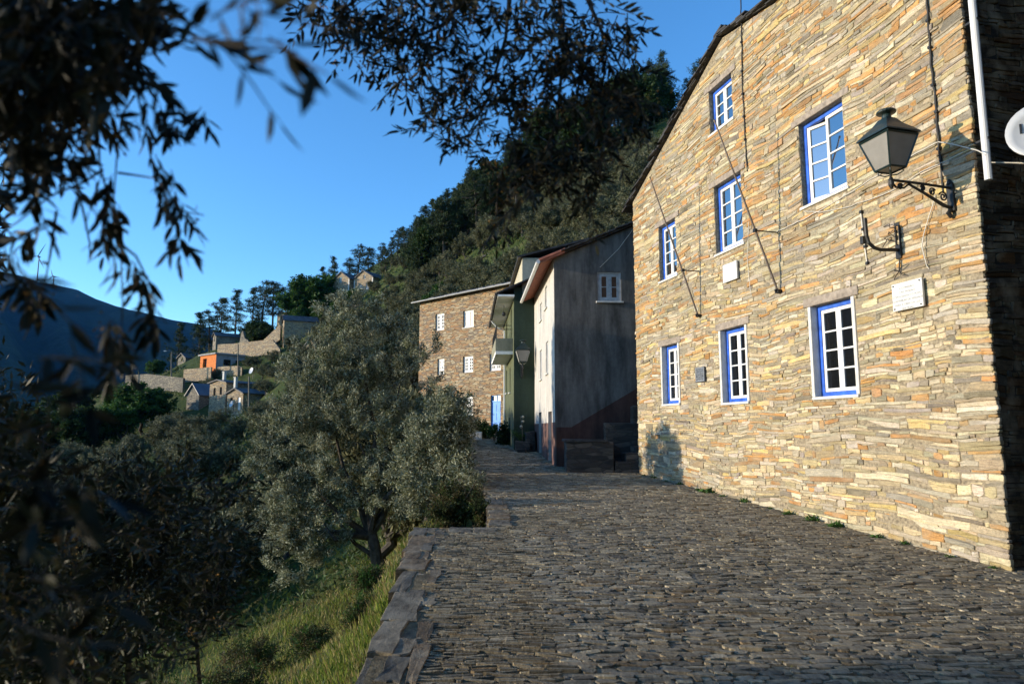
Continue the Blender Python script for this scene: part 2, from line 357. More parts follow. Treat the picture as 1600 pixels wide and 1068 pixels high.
def slab(mb, p0, p1, c0, c1, holes, ztop, tone_at):
    cm, zm = (p0 + p1) / 2, (c0 + c1) / 2
    for a0, a1, b0, b1 in holes:
        if c1 > b0 + .01 and c0 < b1 - .01:
            if p0 >= a0 - .02 and p1 <= a1 + .02: return
            if p0 < a0 < p1: p1 = a0 if (a0 - p0) > (p1 - a1) or p1 <= a1 else p1
            if p1 > a1 and p0 < a1 and p0 >= a0 - .02: p0 = a1
            if p0 < a0 and p1 > a1: p1 = a0
            if p1 - p0 < .05: return
            if b0 < zm < b1: pass
            elif zm <= b0: c1 = min(c1, b0)
            else: c0 = max(c0, b1)
    if c1 - c0 < .012 or p1 - p0 < .04: return
    cm, zm = (p0 + p1) / 2, (c0 + c1) / 2
    t0, t1 = ztop(p0), ztop(p1)
    if zm > min(t0, t1) - .01: return
    g = random.choice([.0015, .002, .003, .004, .008]); d = max(-.004, random.gauss(.008, .0065)); H = c1 - c0; L = p1 - p0
    x0, x1, z0, z1 = p0 + g, p1 - g, c0 + g * .6, c1 - g * .6
    if x1 - x0 < .02 or z1 - z0 < .008: return
    j = lambda v: random.uniform(-v, v)
    e = min(.016, L * .1)
    out = [(x0 + e * random.random(), z0 + j(H * .16)), (cm + j(L * .2), z0 + j(H * .20)), (x1 - e * random.random(), z0 + j(H * .16)), (x1, zm + j(H * .25)),
           (x1 - e * random.random(), z1 + j(H * .16)), (cm + j(L * .2), z1 + j(H * .20)), (x0 + e * random.random(), z1 + j(H * .16)), (x0, zm + j(H * .25))]
    def calm(x, zz):
        q = 1.0
        for a0, a1, b0, b1 in holes:
            r_ = math.hypot(max(a0 - x, 0, x - a1), max(b0 - zz, 0, zz - b1)); q = min(q, max(0, (r_ - .03) / .4))
        return q
    out = [(x, min(zz + wob(x, zz) * calm(x, zz), ztop(x))) for x, zz in out]
    ts, tz = j(.04), j(.12); cx, cz = sum(o[0] for o in out) / 8, sum(o[1] for o in out) / 8
    bev = min(.008, H * .16)
    back = [(x, -.03, zz) for x, zz in out]
    frnt = [(x, d + ts * (x - cx) + tz * (zz - cz), zz) for x, zz in out]
    ins = [(cx + (x - cx) * (1 - bev / max(.02, abs(x - cx) + .02)), d + bev * .9 + ts * (x - cx) + tz * (zz - cz), cz + (zz - cz) * (1 - bev / max(.01, abs(zz - cz) + .006))) for x, zz in out]
    tw = tone_at(cx, cz); i = rng.choice(len(TONES), p=tw); f = random.uniform(.60, 1.16) * 1.06
    mb.c = tuple(TONES[i] * f * np.array([1, random.uniform(.95, 1.05), random.uniform(.9, 1.1)]))
    fs = [tuple(range(16, 24))] + [(k, (k + 1) % 8, 8 + (k + 1) % 8, 8 + k) for k in range(8)] + [(8 + k, 8 + (k + 1) % 8, 16 + (k + 1) % 8, 16 + k) for k in range(8)]
    # outward side is +y: wind faces so normals point out
    mb.add(back + frnt + ins, [f[::-1] for f in fs])
TW_GREY = np.array([.14, .16, .05, .05, .22, .10, .12, .04, .12])
def front_tone(s, z):
    t = min(1, max(0, (z + .3) / 5.5)); o = .5 + .5 * math.sin(s * 1.1 + 1.3 * math.sin(z * .8) + z * .5); g = max(0, .5 + .5 * math.sin(s * .8 - z * 1.1 + 2)) * .7 + max(0, 1 - (s - 6.5) / 1.6) * .5
    w = TW_LOW * (1 - t) + TW_HIGH * t * (.6 + .8 * o) + TW_GREY * g + np.array([0, 0, .30, .20, 0, 0, .04, .08, 0]) * t * o * o
    return w / w.sum()
def holed_wall(mb, s0, s1, zb, ztop, holes, y=0.0, deep=.2, brk=()):
    S = sorted(set([s0, s1] + [h for a in holes for h in a[:2] if s0 < h < s1] + list(brk)))
    for a, b in zip(S[:-1], S[1:]):
        hs = sorted([(h[2], h[3]) for h in holes if h[0] <= a + 1e-6 and h[1] >= b - 1e-6]); z = zb
        for h0, h1 in hs: mb.quad((b, y, z), (a, y, z), (a, y, h0), (b, y, h0)); z = h1
        mb.quad((b, y, z), (a, y, z), (a, y, ztop(a)), (b, y, ztop(b)))
    for a0, a1, b0, b1 in holes:
        mb.quad((a0, y, b0), (a0, y, b1), (a0, y - deep, b1), (a0, y - deep, b0)); mb.quad((a1, y, b1), (a1, y, b0), (a1, y - deep, b0), (a1, y - deep, b1))
        mb.quad((a0, y, b1), (a1, y, b1), (a1, y - deep, b1), (a0, y - deep, b1)); mb.quad((a1, y, b0), (a0, y, b0), (a0, y - deep, b0), (a1, y - deep, b0))
def window(par, fr, s0, s1, z0, z1, rec=.12, fw=.07, col='blue', rows=4, cas='white', pane='glass', cols=1, sill=None, lintel=None, surround=0, bars=.028, stile=.055, swing=0, leaves=2, name='window', lab=None):
    """outer frame mesh with casements, panes, sill and lintel below it"""
    m = MB(fr); y0, y1 = -rec - .05, -rec + .015
    m.box(s0, s0 + fw, y0, y1, z0, z1); m.box(s1 - fw, s1, y0, y1, z0, z1); m.box(s0 + fw, s1 - fw, y0, y1, z0, z0 + fw); m.box(s0 + fw, s1 - fw, y0, y1, z1 - fw, z1)
    wd = m.build(name, M[col], par)
    if lab: wd['label'] = lab
    a0, a1, b0, b1 = s0 + fw + .004, s1 - fw - .004, z0 + fw + .004, z1 - fw - .004
    W = (a1 - a0) / leaves
    for i in range(leaves):
        c0 = a0 + i * W + (.002 if i else 0); c1 = c0 + W - .004; ang = swing if i == leaves - 1 else 0; hx = c1
        def tr(x, y, z):
            if not ang: return (x, y, z)
            dx, dy = x - hx, y + rec; return (hx + dx * math.cos(ang) - dy * math.sin(ang), -rec + dx * math.sin(ang) + dy * math.cos(ang), z)
        m = MB(fr); q = y1 - .012
        def bx(x0_, x1_, zz0, zz1, ya=-rec - .035, yb=None):
            n0 = len(m.V); m.box(x0_, x1_, ya, yb if yb is not None else q, zz0, zz1)
            if ang:
                for v in range(n0, len(m.V)):
                    p = m.V[v] - fr.o; m.V[v] = fr.w(*tr(p @ fr.u, p @ fr.n, p[2]))
        bx(c0, c0 + stile, b0, b1); bx(c1 - stile, c1, b0, b1); bx(c0 + stile, c1 - stile, b0, b0 + stile); bx(c0 + stile, c1 - stile, b1 - stile, b1)
        for r in range(1, rows):
            zc = b0 + stile + (b1 - b0 - 2 * stile) * r / rows; bx(c0 + stile, c1 - stile, zc - bars / 2, zc + bars / 2, -rec - .03, q - .004)
        for r in range(1, cols):
            xc = c0 + stile + (c1 - c0 - 2 * stile) * r / cols; bx(xc - bars / 2, xc + bars / 2, b0 + stile, b1 - stile, -rec - .029, q - .006)
        m.build('casement', M[cas], wd)
        m = MB(fr); n0 = len(m.V); bx(c0 + stile * .6, c1 - stile * .6, b0 + stile * .6, b1 - stile * .6, -rec - .024, -rec - .018); m.build('pane', M[pane], wd)
    if sill: m = MB(fr); m.box(s0 - .05, s1 + .05, -rec + .017, sill, z0 - .05, z0 - .002); m.build('sill', M['plaster'], wd, bevel=.006)
    if lintel:
        lw = lintel if isinstance(lintel, tuple) else (.14, .12)
        m = MB(fr); m.box(s0 - lw[0], s1 + lw[0], -.1, .035, z1 + .003, z1 + lw[1]); o = m.build('lintel', M['timber'], wd, bevel=.012)
    if surround:
        m = MB(fr); g = surround; m.box(s0 - g, s0 + .004, -rec + .02, .030, z0, z1); m.build('jamb', M['plaster'], wd, bevel=.01)
        m = MB(fr); m.box(s1 - .004, s1 + g, -rec + .02, .030, z0, z1); m.build('jamb', M['plaster'], wd, bevel=.01)
    return wd

# ------------------------------------------------------------------ the big stone house
reseed(108)
S0, S1, SA = 6.53, 16.58, 12.0
def front_top(s): return 8.28 - (s - SA) * (2.13 / 4.64) if s > SA else 8.28 - (SA - s) * .20
HOUSE = thing('stone_house', 'tall warm slate stone house with blue framed windows, right of the road', 'house', HF.w(S0, 0, -1.8), HF.rot)
WINS = [(8.775, 9.715, .545, 2.065, 'low'), (11.63, 12.5, .555, 2.05, 'low'), (14.33, 15.12, .62, 2.02, 'low'),
        (8.71, 9.775, 3.825, 5.31, 'big'), (11.555, 12.55, 3.685, 5.155, 'up'), (11.725, 12.6, 6.36, 7.335, 'top'), (14.255, 15.13, 3.645, 5.02, 'up')]
holes = [(a, b, c, d) for a, b, c, d, k in WINS]
sholes = [(a - (.075 if k == 'low' else .0) - (.0), b + (.075 if k == 'low' else 0), c - .05, d + .12) for a, b, c, d, k in WINS]
DEPTH = 9.5
mb = MB(HF); courses(mb, S0, S1, -1.85, front_top, sholes, tone_at=front_tone, jag=.02)
mb.build('stone_facing', M['stone'], HOUSE)
mb = MB(HF); holed_wall(mb, S0 + .02, S1, -2.2, lambda s: front_top(s) - .01, holes, 0.006, .22, (SA,))
mb.quad((S0 + .07, 0, -2.2), (S0 + .07, 0, front_top(S0)), (S0 + .07, -DEPTH, front_top(S0)), (S0 + .07, -DEPTH, -2.2))
mb.quad((S1, -DEPTH, -2.2), (S1, -DEPTH, front_top(S1)), (S1, 0, front_top(S1)), (S1, 0, -2.2))
mb.quad((S0 + .02, -DEPTH, -2.2), (S1, -DEPTH, -2.2), (S1, -DEPTH, front_top(S1)), (SA, -DEPTH, front_top(SA)), (S0 + .02, -DEPTH, front_top(S0)))
mb.build('wall', M['mortar'], HOUSE)
SIDE = Frame(HF.w(S0 + .03, 0, 0), AZF - math.pi / 2)      # the alley side, running back from the near corner
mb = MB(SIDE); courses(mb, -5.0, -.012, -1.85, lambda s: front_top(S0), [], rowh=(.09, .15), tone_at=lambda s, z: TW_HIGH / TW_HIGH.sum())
mb.C = [tuple(np.array(c) * .14) for c in mb.C]      # stone tones cut to near black: shade painted in for the alley side
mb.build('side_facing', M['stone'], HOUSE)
mb = MB(SIDE); holed_wall(mb, -DEPTH, -.03, -2.2, lambda s: front_top(S0), [], 0.0); mb.build('side_wall', plain('painted_shade_mortar', (.03, .028, .022), .95, .4, 9, .5), HOUSE)  # backing coloured near black to paint in this side's shade
def slate_roof():
    mb = MB(HF)
    for (a, b) in ((SA, S1 + .32), (SA, S0 - .35)):
        sg = 1 if b > a else -1
        za, zb_ = front_top(a) if False else 8.28, front_top(b)
        for y0, y1, lift in ((.06, -DEPTH - .1, .03),):
            mb.add([(a, y0, za + lift), (b, y0, zb_ + lift), (b, y1, zb_ + lift), (a, y1, za + lift), (a, y0, za + lift + .05), (b, y0, zb_ + lift + .05), (b, y1, zb_ + lift + .05), (a, y1, za + lift + .05)],
                   [(0, 1, 2, 3), (4, 7, 6, 5), (0, 4, 5, 1), (1, 5, 6, 2), (2, 6, 7, 3), (3, 7, 4, 0)])
        L = abs(b - a); n = int(L / .17); sl = (zb_ - za) / L
        for i in range(n + 1):
            d = L * i / n; s = a + sg * d; z = za + sl * d
            for lay in range(2):
                ln = random.uniform(.30, .5); th = random.uniform(.02, .045); o = random.uniform(.07, .16); y1 = -random.uniform(.4, .8); tz = random.uniform(.02, .07) + lay * .04
                s0, s1 = s - sg * ln * .5, s + sg * ln * .5; z0, z1 = z + tz - sl * ln * .3, z + tz + sl * ln * .4 + .012
                mb.add([(s0, o, z0), (s1, o + random.uniform(-.03, .03), z1), (s1, y1, z1), (s0, y1, z0), (s0, o, z0 + th), (s1, o, z1 + th), (s1, y1, z1 + th), (s0, y1, z0 + th)],
                       [(0, 1, 2, 3), (4, 7, 6, 5), (0, 4, 5, 1), (1, 5, 6, 2), (2, 6, 7, 3), (3, 7, 4, 0)])
    return mb
slate_roof().build('roof', M['slate'], HOUSE)
for a, b, c, d, k in WINS:
    if k == 'low': window(HOUSE, HF, a, b, c, d, .13, .075, 'blue', 4, pane='glass_dark', sill=.045, lintel=(.16, .15), surround=.065)
    elif k == 'big': window(HOUSE, HF, a, b, c, d, .11, .07, 'blue', 4, sill=.04, lintel=(.17, .12), swing=.3)
    else: window(HOUSE, HF, a, b, c, d, .11, .07, 'blue', 3 if k == 'top' else 4, sill=.04, lintel=(.17, .13))
# added house out of view, put there to keep sky light off the alley
NB = thing('added_alley_house', 'added unseen stone house that blocks sky light from the alley', 'house', HF.w(1.2, -.3, -2), HF.rot)
mb = MB(HF); mb.box(-.5, 5.45, -DEPTH, .0, -2.3, 7.2); mb.build('wall', masonry('alley_masonry', TONES * .6), NB)
mb = MB(HF); mb.prism([(-.8, .25, 7.202), (5.6, .25, 7.202), (2.5, .25, 8.6)], np.array([0, -DEPTH - .5, 0])); mb.build('roof', M['slate'], NB)

# ------------------------------------------------------------------ road
reseed(109)
def right_x(Y):   # foot of the houses on the right
    s = np.interp(Y, [-4, 1.0, 17.96, 18.0, 19.3, 25, 38], [9.6, 8.6, 3.45, 3.9, 3.9, .95, .6]); return s
def road_mesh():
    Ys = np.concatenate([np.arange(-4, 10.4, .4), [10.4, 10.41], np.arange(10.6, 38.2, .4)]); n = 20; V = []
    for y in Ys:
        a, b = float(edge_x(y)), float(right_x(y)) + .5
        for i in range(n):
            x = a + (b - a) * i / (n - 1); V.append((x, y, road_z(x, y) - .006))
    return np.array(V), grid_faces(len(Ys), n)
k = NT('road_bed'); v = k.coord(); n1 = k.noise(v, 1.2, 5); n2 = k.noise(v, 14, 5, .7)
c = k.ramp(n1, [(.35, (.11, .092, .062)), (.62, (.21, .165, .095))]); c = k.mix(.7, c, k.ramp(n2, [(.35, .4), (.65, 1.5)]), 'MULTIPLY')
k.base(c, .95, .1); k.bump(n2, .9, .03)
V, F = road_mesh(); road = mesh_np('road', V, F, k.m); tag(road, kind='structure')
def paving():
    V = []; Fq = []; Ft = []; C = []
    y = 3.2; pal = np.array([(.24, .22, .18), (.30, .265, .205), (.18, .168, .148), (.26, .245, .21), (.38, .34, .26), (.23, .18, .12), (.46, .42, .34)])
    pw = [.26, .2, .2, .14, .08, .08, .04]
    while y < 37.5:
        far = max(0, y - 11) * .006; h = random.uniform(.032, .074) + far * .8
        skew = .10
        a, b = float(edge_x(y)) + (.37 if y < 10.4 else .1) + random.uniform(-.03, .03), float(right_x(y)) + .1
        x = a - random.uniform(0, .1)
        while x < b:
            L = random.uniform(.06, .28) * random.uniform(.6, 1.4) + far * 2
            strip = x < edge_x(y) + 1.35 and y < 12
            hh = h * (.62 if strip else random.uniform(.75, 1.25)); reps = [0.0, .5] if strip else [0.0]
            for rp in reps:
                cy = y + rp * h + skew * (x - a) * .35 + .05 * math.sin(x * 1.3 + y) + random.uniform(-.012, .012); hw = hh * (.5 if strip else 1) * .5; hl = L / 2 - random.uniform(.0, .008)
                if hl < .015: continue
                cx = x + L / 2; zc = road_z(cx, cy) + random.gauss(.002, .0042); tx, ty = random.gauss(0, .035), random.gauss(0, .055)
                j = lambda v: random.uniform(-v, v)
                hx, hy = hl, hw; e = min(hl * .35, hw * .7)
                base = [(-hx, -hy + e), (-hx + e, -hy), (hx - e, -hy), (hx, -hy + e), (hx, hy - e), (hx - e, hy), (-hx + e, hy), (-hx, hy - e)]
                ro = random.gauss(0, .10); b0 = len(V); pts = []
                for px, py in base:
                    px += j(hx * .16); py += j(hy * .32); pts.append((px - ro * py, py + ro * px))
                for px, py in pts: V.append((cx + px, cy + py, road_z(cx + px, cy + py) - .03))
                for px, py in pts: V.append((cx + px * .96, cy + py * .9, zc + .006 + tx * px + ty * py + .0525 * (py * .967 - px * .255) + j(.003)))
                ctr = 16
                V.append((cx + j(hx * .4), cy + j(hy * .4), zc + .006 + random.uniform(.000, .004)))
                for q in range(8):
                    q2 = (q + 1) % 8; Fq.append((b0 + q, b0 + q2, b0 + 8 + q2, b0 + 8 + q)); Ft.append((b0 + 8 + q, b0 + 8 + q2, b0 + ctr))
                C += [pal[rng.choice(7, p=pw)] * random.uniform(.72, 1.25) * np.array([.92, .84, .69])] * 17
            x += L
        y += h * random.uniform(.98, 1.06)
    o = mesh_np('paving', V, Fq + Ft, M['paving'], road, np.array(C)); return o
paving()
# terrace wall with its row of big coping slabs
TW = thing('terrace_wall', 'dry stone terrace wall holding up the road, large slate slabs along its top edge', 'wall', (-.9, 2, -3.6))
mb = MB(); mb.c = None
k = masonry('terrace_masonry', np.array([(.10, .095, .09), (.14, .13, .11), (.17, .15, .12), (.08, .08, .08)]))
for y0, y1 in [(-4, 0), (0, 4.94), (4.94, 7), (7, 10.4)]:
    xa, xb = float(edge_x(y0)), float(edge_x(y1 - .001))
    z0, z1 = road_z(xa, y0) - .05, road_z(xb, y1) - .05
    mb.add([(xa - .25, y0, -6), (xa + .03, y0, z0), (xa + .45, y0, z0), (xa + .45, y0, -6), (xb - .25, y1, -6), (xb + .03, y1, z1), (xb + .45, y1, z1), (xb + .45, y1, -6)],
           [(0, 1, 5, 4), (1, 2, 6, 5), (2, 3, 7, 6), (0, 3, 2, 1), (4, 5, 6, 7)])
mb.add([(-1.4, 10.1, -5), (-.3, 10.1, -5), (-.3, 10.1, -1.5), (-1.4, 10.1, -1.52), (-1.45, 10.42, -5), (-.28, 10.42, -5), (-.28, 10.42, -1.47), (-1.42, 10.42, -1.5)], [(0, 1, 2, 3), (4, 7, 6, 5), (3, 2, 6, 7), (0, 3, 7, 4), (1, 5, 6, 2)])
ys = list(np.arange(10.42, 37, 1.5))
for y0, y1 in zip(ys[:-1], ys[1:]):
    xa, xb = float(edge_x(y0 + .02)), float(edge_x(y1)); z0, z1 = road_z(xa, y0) - .03, road_z(xb, y1) - .03
    mb.add([(xa - .1, y0, z0 - 2), (xa - .01, y0, z0), (xa + .3, y0, z0), (xb - .1, y1, z1 - 2), (xb - .01, y1, z1), (xb + .3, y1, z1)], [(0, 1, 4, 3), (1, 2, 5, 4)])
mb.build('wall', k, TW)
def coping():
    mb = MB()
    y = -3.5; pal = [(.17, .14, .095), (.125, .105, .075), (.21, .172, .115), (.17, .12, .068)]
    def lump(poly, zt, th):
        n = len(poly); cx = sum(p[0] for p in poly) / n; cy = sum(p[1] for p in poly) / n
        tx, ty = random.gauss(0, .014), random.gauss(0, .010)
        top = [(x, yy, road_z(x, yy) + zt + tx * (x - cx) + ty * (yy - cy)) for x, yy in poly]
        bot = [(x, yy, road_z(x, yy) + zt - th) for x, yy in poly]
        ins = [(cx + (x - cx) * random.uniform(.9, .985), cy + (yy - cy) * random.uniform(.9, .985), road_z(x, yy) + zt + .008 + tx * (x - cx) + ty * (yy - cy) + random.uniform(-.002, .002)) for x, yy in poly]
        mid = [(cx + random.uniform(-.1, .1), cy + random.uniform(-.1, .1), road_z(cx, cy) + zt + .008 + random.uniform(-.002, .003))]
        mb.c = tuple(np.array(random.choice(pal)) * random.uniform(.8, 1.2))
        mb.add(bot + top + ins + mid, [(i, (i + 1) % n, n + (i + 1) % n, n + i) for i in range(n)] + [(n + i, n + (i + 1) % n, 2 * n + (i + 1) % n, 2 * n + i) for i in range(n)] + [(2 * n + i, 2 * n + (i + 1) % n, 3 * n) for i in range(n)])
    def rect(x0, y0, x1, y1):
        j = lambda: random.uniform(-.022, .022); P_ = []
        for (xa, ya), (xb, yb) in (((x0, y0), (x1, y0)), ((x1, y0), (x1, y1)), ((x1, y1), (x0, y1)), ((x0, y1), (x0, y0))):
            for t in (0, .33, .66): P_.append((xa + (xb - xa) * t + j(), ya + (yb - ya) * t + j()))
        return P_
    for c0, c1 in ((-.05, .13), (.13, .27), (.27, .40)):
        y = -3.5
        while y < 10.35:
            L = random.uniform(.22, .75) * (1.3 if c0 < 0 else 1); y1 = min(y + L, 10.38); e = float(edge_x((y + y1) / 2)); a = c0 + random.uniform(-.03, .03) * (c0 > 0); b = c1 + random.uniform(-.03, .03)
            if c0 < 0 and random.random() < .4: b = .27
            if y1 - y > .1: lump(rect(e + a, y + .006, e + b, y1 - .006), random.uniform(-.02, .012), .13)
            y = y1 if y1 < 10.38 else 99
    x = -.93
    while x < -.35: lump(rect(x, 10.1, x + .35, 10.44), random.uniform(0, .02), .12); x += .36
    for y in np.arange(10.6, 13, .5): e = float(edge_x(y)); lump(rect(e - .05, y, e + .3, y + .46), random.uniform(0, .03), .12)
    return mb
coping().build('coping', M['coping'], TW)

# ------------------------------------------------------------------ things fixed to the stone house
reseed(110)
def lantern(fr, s, z, e, k, label, group=None, scroll=True):
    """wall lantern: scrolled iron bracket of reach e, square tapering lantern standing on its end; k scales the lantern"""
    t = thing('wall_lantern', label, 'lamp', fr.w(s, 0, z), fr.rot, group)
    m = MB(fr); m.box(s - .05, s + .05, .0, .05, z - .22, z + .16); m.tube([(s, .05, z - .2), (s, .1, z - .24), (s, .05, z - .3)], .03, 6); m.tube([(s, .03, z + .16), (s, .05, z + .22)], [.05, .01], 6); m.build('wall_plate', M['iron'], t, bevel=.008)
    m = MB(fr); m.tube([(s, .04, z + .1), (s, e * .5, z + .115), (s, e + .03, z + .12)], .019, 6); m.tube([(s, .05, z - .17), (s, .16, z - .15), (s, e * .45, z - .02), (s, e * .72, z + .09)], [.024, .026, .02, .016], 6)
    if scroll:
        for cy, cz, r, tn in ((.16, z - .03, .07, 1), (.33, z + .02, .055, -1), (.48, z + .055, .04, 1), (e * .86, z + .045, .045, -1)):
            m.tube([(s, cy + tn * (r * (1 - a / 13)) * math.cos(a), cz + (r * (1 - a / 13)) * math.sin(a)) for a in np.linspace(.4, 10.5, 26)], .011, 5)
        m.tube([(s, e * .72, z + .09), (s, e * .8, z + .03), (s, e * .93, z + .03), (s, e, z + .1)], .013, 5)
    m.tube([(s, e, z - .0), (s, e, z + .05), (s, e, z + .12), (s, e, z + .17), (s, e, z + .2)], [.012, .035, .03, .014, .014], 8); m.build('bracket', M['iron'], t)
    b = z + .23; h = .44 * k; a0, a1 = .135 * k, .255 * k
    sq = lambda a, zz: [(s - a, e - a, zz), (s + a, e - a, zz), (s + a, e + a, zz), (s - a, e + a, zz)]
    lo, hi = sq(a0, b + .03), sq(a1, b + .03 + h)
    m = MB(fr)
    for c in range(4): m.tube([lo[c], hi[c]], .015 * k, 4)
    for ring in (lo, hi):
        for c in range(4): m.tube([ring[c], ring[(c + 1) % 4]], .016 * k, 4)
    for dx, dy in ((.8, .8), (-.8, .8), (.8, -.8), (-.8, -.8)): m.tube([(s + dx * a0, e + dy * a0, b + .03), (s + dx * a0 * 1.0, e + dy * a0, b - .02), (s + dx * a0 * .5, e + dy * a0 * .5, b - .055), (s, e, b - .05)], .008, 5)
    m.tube([(s, e, z + .18), (s, e, b + .03)], .012, 6); m.build('lantern_frame', M['green_iron'], t)
    m = MB(fr); i0, i1 = sq(a0 - .004, b + .032), sq(a1 - .004, b + .028 + h); m.add(i0 + i1, [(0, 1, 5, 4), (1, 2, 6, 5), (2, 3, 7, 6), (3, 0, 4, 7), (3, 2, 1, 0)]); m.build('glass', M['frost'], t)
    m = MB(fr); rp = [(1.12, h + .02), (1.1, h + .04), (.84, h + .11), (.55, h + .18), (.36, h + .25), (.30, h + .27)]
    V = [p for q, zz in rp for p in sq(a1 * q, b + .03 + zz)]
    m.add(V, [(r * 4 + c, r * 4 + (c + 1) % 4, r * 4 + 4 + (c + 1) % 4, r * 4 + 4 + c) for r in range(len(rp) - 1) for c in range(4)] + [(3, 2, 1, 0), tuple(range(len(V) - 4, len(V)))])
    m.build('cap', M['green_iron'], t)
    m = MB(fr); m.lathe((s, e, b + .03 + h + .265), [(.065 * k, 0), (.06 * k, .05), (.055 * k, .065), (.125 * k, .085), (.13 * k, .10), (.11 * k, .12), (.04 * k, .135)], 16); m.build('finial', M['green_iron'], t, smooth=False)
    return t
lantern(HF, 6.88, 3.05, .97, .92, 'large dark green lantern on a scrolled iron bracket near the house corner')
def fixed(name, label, cat, s, z, out=0.0, fr=HF): return thing(name, label, cat, fr.w(s, out, z), fr.rot)
# bare J shaped bracket that has lost its lamp
t = fixed('lamp_bracket', 'bare black J shaped iron bracket below the lantern, without a lamp', 'bracket', 7.78, 2.6)
m = MB(HF); m.tube([(7.78, .05, 2.55), (7.78, .35, 2.53), (7.78, .45, 2.55), (7.79, .53, 2.62), (7.79, .56, 2.72), (7.80, .56, 2.98)], .026, 8); m.build('arm', M['iron'], t)
m = MB(HF); m.box(7.735, 7.825, .012, .05, 2.42, 2.62); m.box(7.735, 7.755, .012, .045, 2.62, 2.95); m.box(7.805, 7.825, .012, .045, 2.62, 2.95); m.box(7.755, 7.805, .012, .045, 2.9, 2.95); m.build('wall_plate', M['iron'], t, bevel=.004)
m = MB(HF)
for k_ in range(4):
    a = k_ * 1.7; m.tube([(7.78, .05, 2.66 + .07 * k_), (7.84 + .05 * math.cos(a), .09, 2.72 + .06 * k_), (7.93 + .06 * math.sin(a), .07, 2.70 + .08 * k_ + .05 * math.cos(a)), (8.0 + .07 * math.cos(a), .03, 2.66 + .1 * k_)], .006, 4)
m.build('loose_wires', M['cable_black'], t); m = MB(HF); m.tube([(7.78, .03, 2.42), (7.785, .04, 2.3), (7.78, .05, 2.24)], .01, 5)
for dx, dz in ((.14, .04), (-.13, .07), (.12, -.10), (-.12, -.09)): m.tube([(7.78, .05, 2.24), (7.78 + dx * .5, .07, 2.24 + dz * .7), (7.78 + dx, .03, 2.24 + dz)], .007, 4)
m.build('wire_tail', M['cable_black'], t)
# junction box on a short conduit
t = fixed('junction_box', 'small black junction box on a short pale conduit left of the bare bracket', 'box', 8.62, 2.7)
p0, p1 = HF.px(1345, 330, .03), HF.px(1355, 412, .03)
m = MB(HF); m.tube([(p0[0], .03, p0[1]), ((p0[0] + p1[0]) / 2, .035, (p0[1] + p1[1]) / 2), (p1[0], .03, p1[1])], .012, 5); m.build('conduit', M['cable_white'], t)
pb = HF.px(1348, 375, .05); m = MB(HF); m.box(pb[0] - .03, pb[0] + .03, .02, .075, pb[1] - .06, pb[1] + .06); m.build('box', M['iron'], t, bevel=.005)
for yy in (331, 358, 385, 411):
    q = HF.px(1345 + (yy - 330) * .122, yy, .04); m = MB(HF); m.box(q[0] - .02, q[0] + .02, .012, .055, q[1] - .022, q[1] + .022); m.build('clip', M['iron'], t)
# plaques
def text(body, fr, s, out, z, size, mat, par, align='CENTER'):
    cu = bpy.data.curves.new('lettering', 'FONT'); cu.body = body; cu.size = size; cu.align_x = align; cu.extrude = .0008; cu.space_line = 1.35 if size < .044 else .95
    o = bpy.data.objects.new('lettering', cu); COL.objects.link(o); cu.materials.append(mat)
    # text x axis must run to the viewer's right (towards -s)
    Mx = Matrix(((-fr.u[0], 0, fr.n[0]), (-fr.u[1], 0, fr.n[1]), (0, 1, 0))).to_4x4(); Mx.translation = Vector(fr.w(s, out, z))
    bpy.context.view_layer.update()
    inv = (Matrix.Translation(par.location) @ Matrix.Rotation(par.rotation_euler[2], 4, 'Z')).inverted()
    bpy.context.view_layer.update(); me = bpy.data.meshes.new_from_object(o.evaluated_get(bpy.context.evaluated_depsgraph_get()))
    bpy.data.objects.remove(o); o = bpy.data.objects.new('lettering', me); COL.objects.link(o)
    o.parent = par; o.matrix_local = inv @ Mx
    return o
t = fixed('marble_plaque', 'white marble plaque with faint lettering and four fixing studs, right of the window', 'plaque', 7.64, 1.87)
m = MB(HF); m.box(7.385, 7.905, .05, .085, 1.67, 2.06); m.build('slab', M['marble'], t, bevel=.004)
text('A COMISSÃO\nC.M.F PIODÃO\nCOM A JUNTA E O POVO\nCONTRIBUIU DE VERDADE\nPARA A OBRA DA LUZ\nGRATIDÃO', HF, 7.645, .0865, 1.965, .043, M['letter'], t)
for a, b in ((7.42, 1.70), (7.87, 1.70), (7.42, 2.03), (7.87, 2.03)):
    m = MB(HF); m.tube([(a, .01, b), (a, .094, b)], [.010, .011], 8); m.build('stud', M['iron'], t)
t = fixed('marble_plaque', 'smaller blank white marble plaque beneath the middle upper window', 'plaque', 11.97, 3.16)
m = MB(HF); m.box(11.72, 12.22, .04, .08, 2.99, 3.36); m.build('slab', M['marble'], t, bevel=.004)
t = fixed('slate_plaque', 'small dark slate plaque with pale engraved lines between two lower windows', 'plaque', 13.3, 1.2)
m = MB(HF); m.box(13.11, 13.49, .03, .065, 1.035, 1.36); m.build('slab', M['dark_plaque'], t, bevel=.004)
m = MB(HF); g = .012
for a, b, c_, d in ((13.13, 13.47, 1.33, 1.33 + g), (13.13, 13.47, 1.055, 1.055 + g), (13.13, 13.13 + g, 1.067, 1.33), (13.47 - g, 13.47, 1.067, 1.33)): m.box(a, b, .064, .068, c_, d)
m.build('border', M['letter_pale'], t)
text('O MINISTRO\nDA CULTURA\nVISITOU ESTA\nALDEIA E\nINAUGUROU A\nSUA CASA', HF, 13.3, .0665, 1.275, .045, M['letter_pale'], t)
